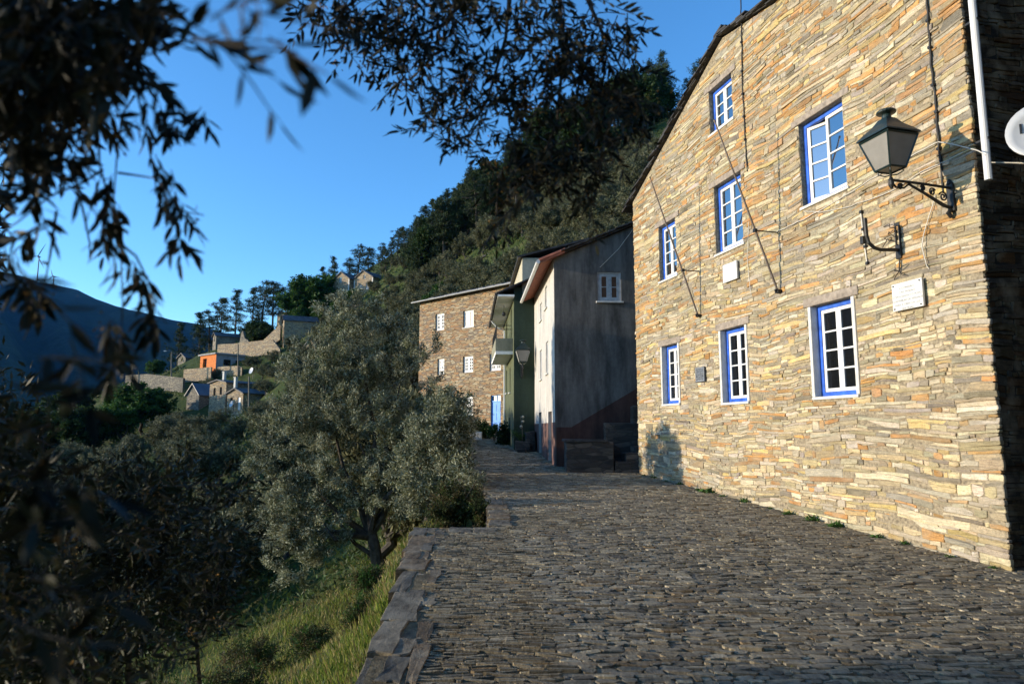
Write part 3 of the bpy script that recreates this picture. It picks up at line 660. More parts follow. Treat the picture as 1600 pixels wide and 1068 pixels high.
# flagpoles: each stands out from the wall on a foot and one stay
for (foot, tip, st, lab) in (((1217, 455), (1117, 190), (1180, 360), 'thin bare flagpole leaning out over the middle column of windows'), ((1092, 493), (1016, 278), (1067, 422), 'thin bare flagpole leaning out over the far left upper window')):
    s, z = HF.px(*foot, .05); t = fixed('flagpole', lab, 'flagpole', s, z)
    # the pole stays in the plane square to the wall: find its reach where the photographed tip crosses that plane
    r = ray(*tip); q = (HF.w(s, 0, 0) @ HF.u) / (r @ HF.u); pt = r * q; reach = (pt - HF.w(s, 0, 0)) @ HF.n; zt = pt[2]
    m = MB(HF); m.tube([(s, .07, z), (s, (.07 + reach) / 2, (z + zt) / 2), (s, reach, zt)], [.021, .019, .013], 8); m.tube([(s, reach, zt), (s, reach + .01, zt + .03)], [.02, .02], 8); m.build('pole', M['pole'], t)
    r = ray(*st); q = (HF.w(s, 0, 0) @ HF.u) / (r @ HF.u); ps = r * q; ro = (ps - HF.w(s, 0, 0)) @ HF.n
    m = MB(HF); m.tube([(s, .0, ps[2] + .0), (s, ro, ps[2])], .012, 6); m.box(s - .03, s + .03, ro - .03, ro + .03, ps[2] - .03, ps[2] + .03); m.build('stay', M['iron'], t)
    m = MB(HF); m.box(s - .05, s + .05, .0, .1, z - .03, z + .03); m.tube([(s, .06, z - .02), (s, .12, z + .03)], .03, 8); m.build('foot', M['iron'], t)
# cables
def cable(label, pts, rad, mat, clips=0, fr=HF, name='cable'):
    P3 = [(*fr.px(x, y, o), o) for x, y, o in pts]; P3 = [(a, o, z) for a, z, o in P3]
    t = thing(name, label, 'cable', fr.w(P3[0][0], 0, P3[0][2]), fr.rot); m = MB(fr); Q = []
    for (a, b) in zip(P3[:-1], P3[1:]):
        n = max(2, int(np.linalg.norm(np.array(b) - a) / .12)); L = np.linalg.norm(np.array(b) - a)
        for i in range(n):
            u_ = i / n; q = np.array(a) * (1 - u_) + np.array(b) * u_; Q.append(q + np.array([random.gauss(0, .006), abs(random.gauss(0, .004)), random.gauss(0, .006)]))
    Q.append(np.array(P3[-1])); m.tube(Q, rad, 5); m.build('line', mat, t)
    if clips:
        for i in range(1, clips + 1):
            q = Q[int(i * (len(Q) - 1) / (clips + 1))]; m = MB(fr); m.box(q[0] - .022, q[0] + .022, .0, q[1] + .022, q[2] - .018, q[2] + .018); m.build('clip', M['iron'], t)
    return t
cable('black clipped cable running down the wall beside the top left window', [(1157, -40, .03), (1160, 120, .03), (1166, 245, .03), (1168, 268, .02)], .013, M['cable_black'], 7)
cable('black clipped cable running down the wall behind the big lantern', [(1446, -60, .03), (1452, 60, .03), (1462, 160, .03), (1470, 262, .03), (1474, 300, .02)], .016, M['cable_black'], 6)
cable('thin pale cable sagging across the wall below the big open window', [(1541, 243, .30), (1518, 232, .08), (1466, 222, .04), (1400, 256, .03), (1330, 300, .03), (1262, 340, .03), (1213, 362, .03)], .007, M['cable_white'])
cable('second thin pale cable crossing the wall under the lantern arm', [(1505, 238, .05), (1440, 268, .04), (1400, 296, .03), (1330, 322, .03), (1290, 331, .03), (1256, 330, .03)], .006, M['cable_white'])
cable('pale loop of cable hanging from the lantern bracket', [(1462, 305, .04), (1448, 352, .05), (1441, 385, .06), (1447, 408, .05), (1452, 420, .02)], .007, M['cable_white'])
cable('pale vertical cable falling from the middle upper window to the foot of the flagpole', [(1170, 345, .03), (1168, 410, .03), (1174, 460, .03)], .006, M['cable_white'])
# white downpipe and satellite dish on the alley side
t = thing('downpipe', 'white plastic downpipe at the dark house corner, open at its lower end', 'pipe', HF.w(6.38, -.02, 3.1), HF.rot)
pz = HF.px(1545, 281, -.02); pt_ = HF.px(1517, 0, -.02)
m = MB(HF); m.tube([(pz[0], -.02, pz[1]), (pz[0], -.02, 7.0)], .045, 12); m.build('pipe', M['white'], t)
for zz in (3.6, 5.2, 6.6): m = MB(HF); m.box(pz[0] - .055, 6.56, -.03, -.01, zz, zz + .03); m.build('bracket', M['iron'], t)
dc = HF.w(5.93, -.33, 3.54)
t = thing('satellite_dish', 'pale grey satellite dish with black lettering, cut by the right edge of the picture', 'dish', dc, 0)
dn = np.array([-.62, -.75, .22]); dn /= np.linalg.norm(dn); da = np.cross([0, 0, 1.], dn); da /= np.linalg.norm(da); db = np.cross(dn, da)
m = MB(); V = []; n = 28; RR = .37
for r in (0, .25, .5, .75, 1.0):
    for k_ in range(n): a = 2 * math.pi * k_ / n; V.append(dc + RR * r * (da * math.cos(a) * .93 + db * math.sin(a)) + dn * .09 * r * r)
V2 = [v - dn * .012 for v in V[-n:]]
m.add(V + V2, [(r * n + k_, r * n + (k_ + 1) % n, (r + 1) * n + (k_ + 1) % n, (r + 1) * n + k_) for r in range(5) for k_ in range(n)]); m.build('reflector', M['dish'], t, smooth=True)
m = MB(); m.tube([dc - dn * .02, dc - dn * .14 - np.array([0, 0, .05]), HF.w(6.55, -.62, 3.6)], .025, 8); m.build('mount', M['iron'], t)
m = MB()
for i, (o0, o1) in enumerate(((-.185, -.185), (-.125, -.11), (-.065, -.04), (.0, .03), (.06, .03))):
    c0 = dc + da * o0 + db * .15 + dn * (.09 * .42 + .008); c1 = dc + da * o1 + db * .02 + dn * (.09 * .26 + .010); w_ = da * .012; m.add([c0 - w_, c0 + w_, c1 + w_, c1 - w_, c0 - w_ + dn * .004, c0 + w_ + dn * .004, c1 + w_ + dn * .004, c1 - w_ + dn * .004], [(3, 2, 1, 0), (4, 5, 6, 7), (0, 1, 5, 4), (1, 2, 6, 5), (2, 3, 7, 6), (3, 0, 4, 7)])
m.build('lettering', M['iron'], t)
m = MB(); f0 = dc - db * .36; m.tube([f0, f0 - db * .08 + da * .0 + dn * .1, f0 - db * .06 + dn * .3, dc - db * .1 + dn * .42], .012, 6); m.build('feed_arm', M['dish'], t)
m = MB()
for q in range(3): b0 = dc - db * .36 + da * .02 * q; m.tube([b0, b0 - db * .07 + da * (.08 + .03 * q), b0 - db * (.13 + .015 * q) + da * .22, HF.w(6.52, -.16 - .03 * q, 3.38)], .006, 4)
m.build('cables', M['cable_white'], t)

# ------------------------------------------------------------------ the pale rendered house up the road
reseed(111)
AZW = R(-3.7); CP = at(868, 737, 19.4); WF = Frame((CP[0], CP[1], 0), AZW); WS = Frame((CP[0], CP[1], 0), AZW - math.pi / 2)
def stained(name, c, dark=.45, scale=(2.2, 2.2, .45)):
    k = NT(name); v = k.coord(scale); n = k.noise(v, 1.6, 7, .62); n2 = k.noise(k.coord(), 9, 6, .65)
    a = k.mix(k.ramp(n, [(.36, 0), (.62, 1)]), tuple(x * dark for x in c), c); a = k.mix(.4, a, k.ramp(n2, [(.3, .6), (.7, 1.25)]), 'MULTIPLY')
    m = k.base(a, .92, .2); k.bump(n2, .35, .01); return m
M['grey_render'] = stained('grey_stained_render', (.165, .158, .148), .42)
M['white_render'] = stained('dirty_white_render', (.62, .59, .53), .7)
M['plinth'] = stained('shaded_red_plinth_paint', (.10, .055, .045), .6)  # plinth red with shade painted in, for the gable turned from the sun
M['plinth_lit'] = stained('lit_red_plinth_paint', (.20, .12, .10), .6)  # same plinth red, lighter copy for the sunlit road front
M['terracotta'] = plain('terracotta_tile', (.24, .085, .05), .8, .35, 8, .5)
M['brown_door'] = plain('dark_brown_door_paint', (.06, .04, .035), .6, .3, 8, .2)
GHse = thing('rendered_house', 'tall narrow house with stained grey gable and white road front, dark red plinth', 'house', (CP[0], CP[1], -1.3), WF.rot)
Lw = 6.0; sl = .43; Wd = 7.5
top = lambda x: 4.95 + sl * x if x < 4.5 else 4.95 + sl * 4.5 - sl * (x - 4.5)
wins_w = [(1.75, 2.35, 3.85, 4.55), (3.3, 3.9, 3.7, 4.3), (1.55, 2.15, 1.75, 2.75), (3.4, 4.0, 1.7, 2.7), (.75, 1.65, -1.3, .55), (3.55, 4.45, -1.1, .6)]
m = MB(WF); holed_wall(m, 0, Lw, -1.6, lambda s: 4.95, wins_w, 0, .14); m.build('front_wall', M['white_render'], GHse)
m = MB(WF); holed_wall(m, 0, 0, 0, lambda s: 0, [], 0) if False else None
m.quad((Lw, 0, -1.6), (Lw, 0, 4.95), (Lw, -4.5, 4.95 + sl * 4.5), (Lw, -Wd, top(Wd)), (Lw, -Wd, -1.6)); m.quad((0, -Wd, -1.6), (0, -Wd, top(Wd)), (Lw, -Wd, top(Wd)), (Lw, -Wd, -1.6))
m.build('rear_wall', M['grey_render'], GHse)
gw = (-1.97, -1.27, 3.70, 4.57)
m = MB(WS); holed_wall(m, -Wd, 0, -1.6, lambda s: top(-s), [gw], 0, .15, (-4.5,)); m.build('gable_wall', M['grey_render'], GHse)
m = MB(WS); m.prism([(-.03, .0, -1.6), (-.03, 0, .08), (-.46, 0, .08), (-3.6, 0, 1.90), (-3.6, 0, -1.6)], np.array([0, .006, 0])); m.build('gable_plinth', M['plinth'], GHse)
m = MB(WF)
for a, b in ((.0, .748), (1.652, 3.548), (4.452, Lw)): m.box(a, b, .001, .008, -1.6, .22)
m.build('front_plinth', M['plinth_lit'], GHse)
M['curtain'] = plain('brown_inner_shutter', (.12, .06, .035), .8, .2, 10, .1); M['old_white'] = plain('weathered_white_paint', (.42, .43, .44), .7, .25, 9, .2)
window(GHse, WS, *gw, .05, .05, 'old_white', 2, cas='old_white', pane='curtain', sill=.08, stile=.075)
for a, b, c_, d in wins_w[:4]: window(GHse, WF, a, b, c_, d, .06, .05, 'white', 3, pane='glass_dark', sill=.05)
for a, b, c_, d in wins_w[4:]: m = MB(WF); m.box(a, b, -.13, -.09, c_, d); m.build('door', M['brown_door'], GHse)
def slope_slab(m, x0, x1, y0, z0, y1, z1, th): m.add([(x0, y0, z0), (x1, y0, z0), (x1, y1, z1), (x0, y1, z1), (x0, y0, z0 + th), (x1, y0, z0 + th), (x1, y1, z1 + th), (x0, y1, z1 + th)], [(0, 1, 2, 3), (4, 7, 6, 5), (0, 4, 5, 1), (1, 5, 6, 2), (2, 6, 7, 3), (3, 7, 4, 0)])
m = MB(WF); slope_slab(m, -.12, Lw + .1, -.3, 4.95 + sl * .3 + .02, -4.5, 4.97 + sl * 4.5, .09); slope_slab(m, -.12, Lw + .1, -Wd - .2, top(Wd) - .05, -4.5, 4.98 + sl * 4.5, .09)
for i in range(22):
    y = -.3 - i * .2; z = 4.95 - sl * y + .11; slope_slab(m, -.12 - random.uniform(.02, .1), .4, y + .1, z - .05, y - .28, z + .08, random.uniform(.02, .05))
m.build('roof', M['slate'], GHse)
m = MB(WF)   # corrugated terracotta eave over the road front
for i in range(30):
    x = -.15 + i * (Lw + .3) / 30; m.tube([(x + .1, .42, 4.86), (x + .1, -.35, 5.19)], .07, 8)
slope_slab(m, -.16, Lw + .15, .40, 4.78, -.3, 5.08, .05); m.build('tile_eave', M['terracotta'], GHse)
m = MB(WF); m.tube([(-.2, .48, 4.80), (Lw + .25, .48, 4.76)], .06, 8); m.build('gutter', M['white'], GHse)
m = MB(WF); m.tube([(Lw - .03, .46, 4.72), (Lw - .03, .3, 4.55), (Lw - .03, .07, 4.45), (Lw - .03, .07, -.9)], .04, 8); m.build('downpipe', M['white'], GHse)
wl = MB(WS); wl.tube([(-1.35, .02, 4.7), (-1.9, .08, 5.25), (-2.42, .02, 5.95)], .008, 4); o = wl.build('cable', M['cable_white'], GHse)
# stair walls and steps between the two houses
M['stair_stone'] = masonry('rough_stair_masonry', np.array([(.06, .052, .045), (.09, .08, .066), (.12, .10, .08), (.042, .04, .036), (.075, .068, .06)]))
def rough_box(m, x0, x1, y0, y1, z0, z1, j=.025):
    q = lambda v: v + random.uniform(-j, j); n0 = len(m.V); m.box(x0, x1, y0, y1, z0, z1)
    for i in range(n0, len(m.V)): m.V[i] = m.V[i] + np.array([random.uniform(-j, j) for _ in range(3)])
pA, pB = at(885, 746, 18.0), at(950, 746, 18.0)
t = thing('stair_wall', 'low dark stone wall with a flat top beside the steps', 'wall', (pA[0], 18.0, -1.4), 0)
m = MB(); rough_box(m, pA[0], pB[0] + .15, 18.0, 18.85, -1.6, at(900, 690, 18.0)[2], .015); m.build('wall', M['stair_stone'], t, bevel=.02)
m = MB(); rough_box(m, pA[0] - .04, pB[0], 17.96, 18.9, at(900, 690, 18)[2] + .004, at(900, 690, 18)[2] + .06, .012); m.build('coping', M['slate'], t, bevel=.01)
pC, pD = at(946, 700, 18.9), at(1010, 700, 18.9)
t = thing('stair_wall', 'higher rough stone wall at the head of the steps, block on its top', 'wall', (pC[0], 18.9, -1.4), 0)
m = MB(); rough_box(m, pC[0], 6.5, 18.86, 19.22, -1.6, at(950, 661, 18.9)[2], .02); m.build('wall', M['stair_stone'], t, bevel=.02)
pE = at(988, 640, 18.9); m = MB(); rough_box(m, pE[0], pE[0] + .5, 18.86, 19.2, at(950, 661, 18.9)[2] + .004, at(988, 634, 18.9)[2], .02); m.build('block', M['stair_stone'], t, bevel=.03)
t = thing('stone_steps', 'rough stone steps climbing between the stone house and the rendered house', 'steps', (2.4, 18.3, -1.3), 0)
for i, (x, y) in enumerate(((945, 735), (960, 721), (978, 707), (993, 697), (1006, 684))):
    q = at(x, y, 18.05); m = MB(); rough_box(m, q[0], q[0] + (.42 if i < 4 else 2.2), 18.02 + .02 * i, 18.84, -1.6, q[2], .018); m.build('step', M['stair_stone'], t, bevel=.02)

# ------------------------------------------------------------------ green house with a balcony
reseed(112)
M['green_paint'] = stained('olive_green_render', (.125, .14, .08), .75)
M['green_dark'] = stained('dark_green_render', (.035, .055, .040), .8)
M['cream'] = stained('cream_render', (.52, .48, .36), .85)
M['soffit_grey'] = plain('grey_zinc', (.34, .34, .33), .6, .15, 4, .1)
M['parapet'] = stained('weathered_parapet_render', (.30, .29, .21), .7)
M['soffit'] = plain('pale_soffit', (.80, .79, .74), .9, .1, 4, .2)
GP = at(803, 708, 25.2); GF = Frame((GP[0], GP[1], 0), AZW); GS = Frame((GP[0], GP[1], 0), AZW - math.pi / 2)
GR = thing('green_house', 'green rendered house with a balcony, deep eaves and a cream upper storey', 'house', (GP[0], GP[1], -1.0), GF.rot)
Lg = 7.6
gwins = [(2.0, 2.55, 1.5, 2.5), (4.4, 5.1, 1.6, 2.6), (1.2, 1.9, 3.2, 4.75), (4.2, 5.2, 3.0, 4.75), (2.3, 2.9, -.9, .5), (5.6, 6.4, -.8, .9)]
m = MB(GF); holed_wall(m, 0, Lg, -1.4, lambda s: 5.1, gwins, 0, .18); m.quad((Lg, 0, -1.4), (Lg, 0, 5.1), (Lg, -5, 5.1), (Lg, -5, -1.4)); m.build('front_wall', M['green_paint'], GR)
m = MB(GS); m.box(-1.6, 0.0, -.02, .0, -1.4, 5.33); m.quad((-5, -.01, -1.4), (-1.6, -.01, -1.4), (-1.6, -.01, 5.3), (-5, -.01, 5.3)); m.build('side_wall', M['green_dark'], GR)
for a, b, c_, d in gwins[:2]: window(GR, GF, a, b, c_, d, .08, .05, 'white', 3, pane='glass_dark', sill=.06)
for a, b, c_, d in gwins[2:4]: window(GR, GF, a, b, c_, d, .08, .05, 'white', 4, pane='glass_dark')
for a, b, c_, d in gwins[4:]: m = MB(GF); m.box(a, b, -.17, -.12, c_, d); m.build('door', M['brown_door'], GR)
m = MB(GF); m.box(.5, 4.8, .002, .66, 2.84, 2.96); m.build('balcony_floor', M['soffit'], GR)
m = MB(GF); m.box(.52, 4.78, .58, .66, 2.965, 3.45); m.box(.52, .6, .002, .58, 2.965, 3.45); m.box(4.7, 4.78, .002, .58, 2.965, 3.45); m.build('balcony_parapet', M['parapet'], GR)
m = MB(GF)
for z in (3.8, 3.95): m.tube([(.56, .05, z), (.56, .62, z), (4.74, .62, z), (4.74, .05, z)], .014, 5)
for x in np.linspace(.56, 4.74, 7): m.tube([(x, .62, 3.45), (x, .62, 3.96)], .014, 5)
m.build('railing', M['iron'], GR)
m = MB(GF); m.box(-.35, Lg, .004, .62, 4.90, 4.97); m.build('eaves', M['soffit'], GR)
m = MB(GF); slope_slab(m, -.37, Lg + .05, .66, 5.0, -.6, 5.58, .05); m.tube([(-.35, .68, 4.98), (Lg, .68, 4.94)], .055, 6); m.build('roof', M['slate'], GR)
m = MB(GF); m.tube([(5.4, .66, 4.9), (5.4, .4, 4.6), (5.4, .06, 4.45), (5.4, .06, -1)], .035, 6); m.build('downpipe', M['white'], GR)
m = MB(GF); m.box(.0, Lg, -5, -.32, 5.1, 6.46); m.build('upper_storey', M['cream'], GR)
m = MB(GF); slope_slab(m, -.12, Lg + .1, -.15, 6.44, -2.9, 7.2, .07); slope_slab(m, -.12, Lg + .1, -5.3, 6.44, -2.9, 7.21, .07); m.build('upper_roof', M['slate'], GR)
m = MB(GF); m.tube([(1.4, .3, 4.9), (1.4, .3, 4.5)], .012, 5); m.lathe((1.4, .3, 4.45), [(.03, .17), (.07, .12), (.08, .05), (.03, 0)][::-1], 8); m.build('hanging_lamp', M['iron'], GR)
lantern(Frame((GP[0], GP[1], 0), AZW - math.pi / 2), -.3, 2.2, .45, .95, 'grey lantern hung beside the green house side wall', scroll=True)

# ------------------------------------------------------------------ stone house at the end of the road
reseed(113)
OP = at(782, 676, 35.0); FF = Frame((OP[0], OP[1], 0), R(-46.7))
M['far_stone'] = masonry('end_house_masonry', np.array([(.34, .25, .15), (.42, .30, .17), (.30, .20, .12), (.24, .19, .14), (.44, .36, .24), (.38, .22, .11)]), (.06, .05, .035), (2.3, 2.3, 11), 1.2)
FH = thing('end_house', 'three storey brown slate house with white windows and a blue door, closing the road', 'house', (OP[0], OP[1], -.4), FF.rot)
fw = [(4.45, 5.23, 5.6, 6.58, 'w'), (2.04, 2.89, 5.54, 6.48, 'plain'), (4.40, 5.0, 3.06, 3.98, 'w'), (2.06, 2.88, 3.08, 3.96, 'w'), (.0, .82, 3.05, 3.95, 'w'), (2.05, 2.8, .72, 1.8, 'w'), (.0, .72, -.05, 1.78, 'door')]
fh = [w_[:4] for w_ in fw]
m = MB(FF); holed_wall(m, -2.5, 6.65, -1.2, lambda s: 7.46, fh, 0, .2); m.quad((6.65, 0, -1.2), (6.65, 0, 7.46), (6.65, -7, 7.46), (6.65, -7, -1.2)); m.quad((-2.5, -7, -1.2), (-2.5, -7, 7.46), (-2.5, 0, 7.46), (-2.5, 0, -1.2)); m.quad((-2.5, -7, -1.2), (6.65, -7, -1.2), (6.65, -7, 7.46), (-2.5, -7, 7.46)); m.build('wall', M['far_stone'], FH)
for a, b, c_, d, k_ in fw:
    if k_ == 'w': window(FH, FF, a, b, c_, d, .1, .05, 'white', 4, pane='glass_dark', bars=.045, stile=.07, cols=2)
    elif k_ == 'plain': window(FH, FF, a, b, c_, d, .1, .05, 'white', 1, pane='frost', bars=.03, stile=.04, sill=.03)
a, b, c_, d = fh[6]
m = MB(FF); m.box(a + .04, b - .04, -.16, -.1, c_, 1.45)
for zz in (.1, .55, 1.0):
    for xx in (.1, .38): m.box(a + xx, a + xx + .22, -.1, -.085, c_ + zz, c_ + zz + .36)
dr = m.build('door', M['sky_blue'], FH); m = MB(FF); m.tube([(a + .62, -.1, .8), (a + .62, -.04, .8), (a + .55, -.03, .8)], .015, 5); m.build('handle', M['iron'], dr)
m = MB(FF); m.box(a, a + .04, -.17, -.07, c_, d); m.box(b - .04, b, -.17, -.07, c_, d); m.box(a + .04, b - .04, -.17, -.07, 1.45, 1.5); m.box(a + .04, b - .04, -.17, -.07, d - .04, d); m.box(a + .34, a + .37, -.15, -.1, 1.5, d - .04); m.build('frame', M['sky_blue'], dr)
m = MB(FF); m.box(a + .04, b - .04, -.14, -.13, 1.5, d - .04); m.build('pane', M['glass'], dr)
m = MB(FF); slope_slab(m, -2.9, 6.95, .32, 7.36, -3.5, 8.5, .10); slope_slab(m, -2.9, 6.95, -7.3, 7.36, -3.5, 8.51, .1)
for i in range(70): x = random.uniform(-2.8, 6.5); y = random.uniform(-3.2, .2); z = 7.47 + (.32 - y) * .2984; slope_slab(m, x, x + random.uniform(.3, .6), y, z, y - .35, z + .12, .03)
m.build('roof', M['slate_far'], FH)
m = MB(FF); m.tube([(-2.9, .37, 7.40), (6.98, .37, 7.40)], .045, 6); m.build('gutter', M['soffit_grey'], FH)
m = MB(FF); m.box(-.1, .95, .02, .45, -.6, -.06); m.build('doorstep', M['stone'] if False else M['plaster'], FH)

# ------------------------------------------------------------------ village houses on the slope
reseed(114)
M['village'] = masonry('village_masonry', np.array([(.42, .33, .21), (.50, .40, .26), (.35, .27, .18), (.30, .25, .19), (.45, .32, .19)]), (.07, .055, .04), (1.6, 1.6, 6))
M['village_grey'] = masonry('grey_village_masonry', np.array([(.27, .235, .175), (.33, .285, .21), (.22, .195, .155), (.19, .17, .14)]), (.06, .055, .05), (1.6, 1.6, 6))
M['orange'] = plain('orange_hollow_brick', (.62, .19, .05), .9, .2, 2, .3)
M['concrete'] = plain('grey_concrete', (.30, .30, .30), .9, .2, 1.5, .3)
M['blue_slate'] = plain('blue_grey_sheet_roof', (.10, .11, .14), .4, .3, 1.0, .1)
M['pale_blue'] = plain('pale_blue_shutter', (.25, .5, .62), .6, .1, 3, .1)
M['opening'] = plain('dark_opening', (.012, .011, .010), .9, .2, 3, 0)
def gable_house(name, label, base, naz, w_, L, h, ridge, wins=(), wall='village', roof='slate_far', chim=(), trim=False, mono=False, cat='house', over=.25):
    """front gable w_ wide faces azimuth naz; body runs L back"""
    fr = Frame((base[0], base[1], base[2]), R(naz + 90)); t = thing(name, label, cat, base, fr.rot); a, b = -w_ / 2, w_ / 2; dn = -3.0
    m = MB(fr); hl = [(s - ww / 2, s + ww / 2, z - hh / 2, z + hh / 2) for s, z, ww, hh, c in wins]
    if mono: tp = lambda s: ridge + (h - ridge) * (s - a) / w_
    else: tp = lambda s: h + (ridge - h) * (1 - abs(s) / b)
    holed_wall(m, a, b, dn, tp, hl, 0, .25, () if mono else (0,))
    m.quad((a, 0, dn), (a, 0, tp(a)), (a, -L, tp(a)), (a, -L, dn)); m.quad((b, -L, dn), (b, -L, tp(b)), (b, 0, tp(b)), (b, 0, dn))
    m.quad((a, -L, dn), (a, -L, tp(a)), *(() if mono else ((0, -L, tp(0)),)), (b, -L, tp(b)), (b, -L, dn)); m.build('wall', M[wall], t)
    m = MB(fr); o = over
    for s0, s1 in (((a, b),) if mono else ((0, b), (0, a))):
        z0, z1 = tp(s0) + .03, tp(s1) + .03; sl_ = (z1 - z0) / (s1 - s0); e = o if s1 > s0 else -o; s0e = s0 - (o if mono else 0)
        v = [(s0e, .3, z0 - (sl_ * o if mono else 0)), (s1 + e, .3, z1 + sl_ * e), (s1 + e, -L - .3, z1 + sl_ * e), (s0e, -L - .3, z0 - (sl_ * o if mono else 0))]
        m.add(v + [(x, y, z + .16) for x, y, z in v], [(0, 1, 2, 3), (4, 7, 6, 5), (0, 4, 5, 1), (1, 5, 6, 2), (2, 6, 7, 3), (3, 7, 4, 0)])
    m.build('roof', M[roof], t)
    for s, z, ww, hh, c in wins:
        m = MB(fr); m.box(s - ww / 2, s + ww / 2, -.2, -.12, z - hh / 2, z + hh / 2); wd = m.build('window' if hh < 1.7 else 'door', M[c], t)
        if c in ('white', 'pale_blue') and hh < 1.7: m = MB(fr); m.box(s - ww * .3, s - ww * .05, -.119, -.11, z - hh * .4, z + hh * .4); m.box(s + ww * .05, s + ww * .3, -.119, -.11, z - hh * .4, z + hh * .4); m.build('pane', M['glass_dark'], wd)
    if trim:
        for s in (a - .02, b - .28): m = MB(fr); m.box(s, s + .3, .004, .03, dn, h - .1); m.build('corner_trim', M['plaster'], t)
    for s, y, z0, z1 in chim: m = MB(fr); m.box(s - .2, s + .2, y - .2, y + .2, z0, z1); m.box(s - .27, s + .27, y - .27, y + .27, z1 + .003, z1 + .12); m.build('chimney', M['plaster'], t)
    return t, fr
gable_house('village_house', 'left of two gabled stone houses high on the slope, pale blue shutters', P(532, 468, 152), -150, 5.0, 8, 4.6, 6.3, [(.9, 1.4, .9, 1.6, 'pale_blue'), (-.6, 1.4, .9, 2.2, 'white'), (-1.9, 1.5, .7, 1.4, 'white'), (.2, 4.6, .8, 1.2, 'pale_blue')], trim=True)
gable_house('village_house', 'right of two gabled stone houses high on the slope, white window frames', P(567, 462, 150), -150, 5.6, 9, 4.0, 5.7, [(.7, 1.8, .8, 1.5, 'white'), (-1.2, 2.2, .9, 1.5, 'white'), (-.3, 4.3, .6, .9, 'white')], trim=True)
gable_house('barn', 'long dark roofed stone barn above the gardens, lit narrow end', P(442, 530, 140), -112, 4.4, 6.5, 3.7, 4.9, [(0, 2.2, .6, 1.2, 'opening')], roof='slate_far', cat='barn')
gable_house('stone_hut', 'small pointed stone hut half hidden by olive trees, one narrow window', P(484, 563, 118), -148, 2.9, 3.2, 2.4, 3.7, [(.0, 2.3, .45, .9, 'opening')], cat='hut')
gable_house('ruined_chapel', 'narrow ruined stone chapel front with a belfry slot', P(334, 548, 146), -128, 2.4, 5.0, 3.2, 3.9, [(0, 2.6, .5, 1.1, 'opening')], wall='village_grey', cat='ruin')
m = MB(Frame(P(380, 545, 143), R(-62))); t = thing('ruined_gable', 'broken stone gable wall standing beside the ruined chapel', 'ruin', P(380, 545, 143), R(90 + 62))
m.prism([(-1.8, 0, -2), (1.9, 0, -2), (1.9, 0, 1.0), (1.2, 0, 1.6), (.9, 0, 3.6), (.4, 0, 3.9), (-.2, 0, 2.3), (-1.2, 0, 1.8), (-1.8, 0, .9)], np.array([0, -.6, 0])); m.build('wall', M['village_grey'], t)
gable_house('stone_hut', 'tiny grey stone hut alone at the foot of the pine trees', P(283, 573, 150), -150, 2.7, 2.6, 2.0, 2.9, [(0, 1.6, .4, .6, 'opening')], wall='village_grey', cat='hut')
# flat roofed orange brick building
ob = P(324, 578, 132); fr = Frame(ob, R(-50)); t = thing('orange_building', 'flat roofed orange brick building with a concrete side wall', 'building', ob, fr.rot)
m = MB(fr); holed_wall(m, -3.2, 3.2, -2, lambda s: 2.9, [(.5, 2.0, -.2, 2.3)], 0, .5); m.build('front_wall', M['orange'], t)
m = MB(fr); m.quad((-3.2, 0, -2), (-3.2, 0, 2.9), (-3.2, -8, 2.9), (-3.2, -8, -2)); m.quad((3.2, -8, -2), (3.2, -8, 2.9), (3.2, 0, 2.9), (3.2, 0, -2)); m.quad((-3.2, -8, -2), (-3.2, -8, 2.9), (3.2, -8, 2.9), (3.2, -8, -2)); m.build('side_wall', M['concrete'], t)
m = MB(fr); m.box(-3.5, 3.5, -8.3, .35, 2.905, 3.2); m.build('roof_slab', M['concrete'], t); m = MB(fr); m.box(.5, 2.0, -.48, -.4, -.2, 2.3); m.build('door', M['opening'], t)
for k_ in (-2.2, -4.6): m = MB(fr); m.box(-3.26, -3.203, k_ - .7, k_ + .7, .9, 2.0); m.build('window', M['glass_dark'], t)
# stone house with two chimneys, a lower wing and a blue roofed shed beside it
t, fr = gable_house('village_house', 'two storey stone house with a tall pale chimney among the olive trees', P(338, 648, 106), -150, 3.9, 7.5, 4.9, 5.3, [(.75, 3.6, .55, 1.2, 'opening'), (-.75, 3.7, .55, 1.2, 'opening')], mono=False, chim=[(.2, -1.2, 4.8, 6.7)])
gable_house('stone_wing', 'low stone wing in front of the two storey house, pale pipe chimney', P(366, 645, 103), -150, 3.6, 4.5, 2.9, 3.6, [(.8, 1.8, .6, 1.1, 'opening'), (-.9, 1.4, .7, 1.9, 'white')], chim=[(1.2, -.9, 3.0, 5.4)], cat='house')
gable_house('shed', 'small stone shed with a shiny blue grey roof', P(300, 642, 112), -150, 3.2, 4.5, 2.7, 4.4, [], wall='village_grey', roof='blue_slate', cat='shed')
gable_house('village_house', 'lone small stone house low on the left of the slope, two windows', P(170, 680, 125), -150, 2.9, 5, 3.0, 4.1, [(.6, 2.2, .5, .9, 'white'), (-.6, 2.2, .5, .9, 'white')], wall='village_grey', cat='house')
gable_house('stone_hut', 'flat stone hut under the pines with a pale front', P(441, 503, 158), -150, 3.6, 3, 1.9, 2.3, [(0, .9, .8, 1.5, 'opening')], cat='hut')
gable_house('village_house', 'stone house mostly hidden behind bright green trees', P(482, 502, 156), -150, 3.0, 5, 3.6, 4.7, [(0, 2.4, .6, .9, 'opening')], cat='house')
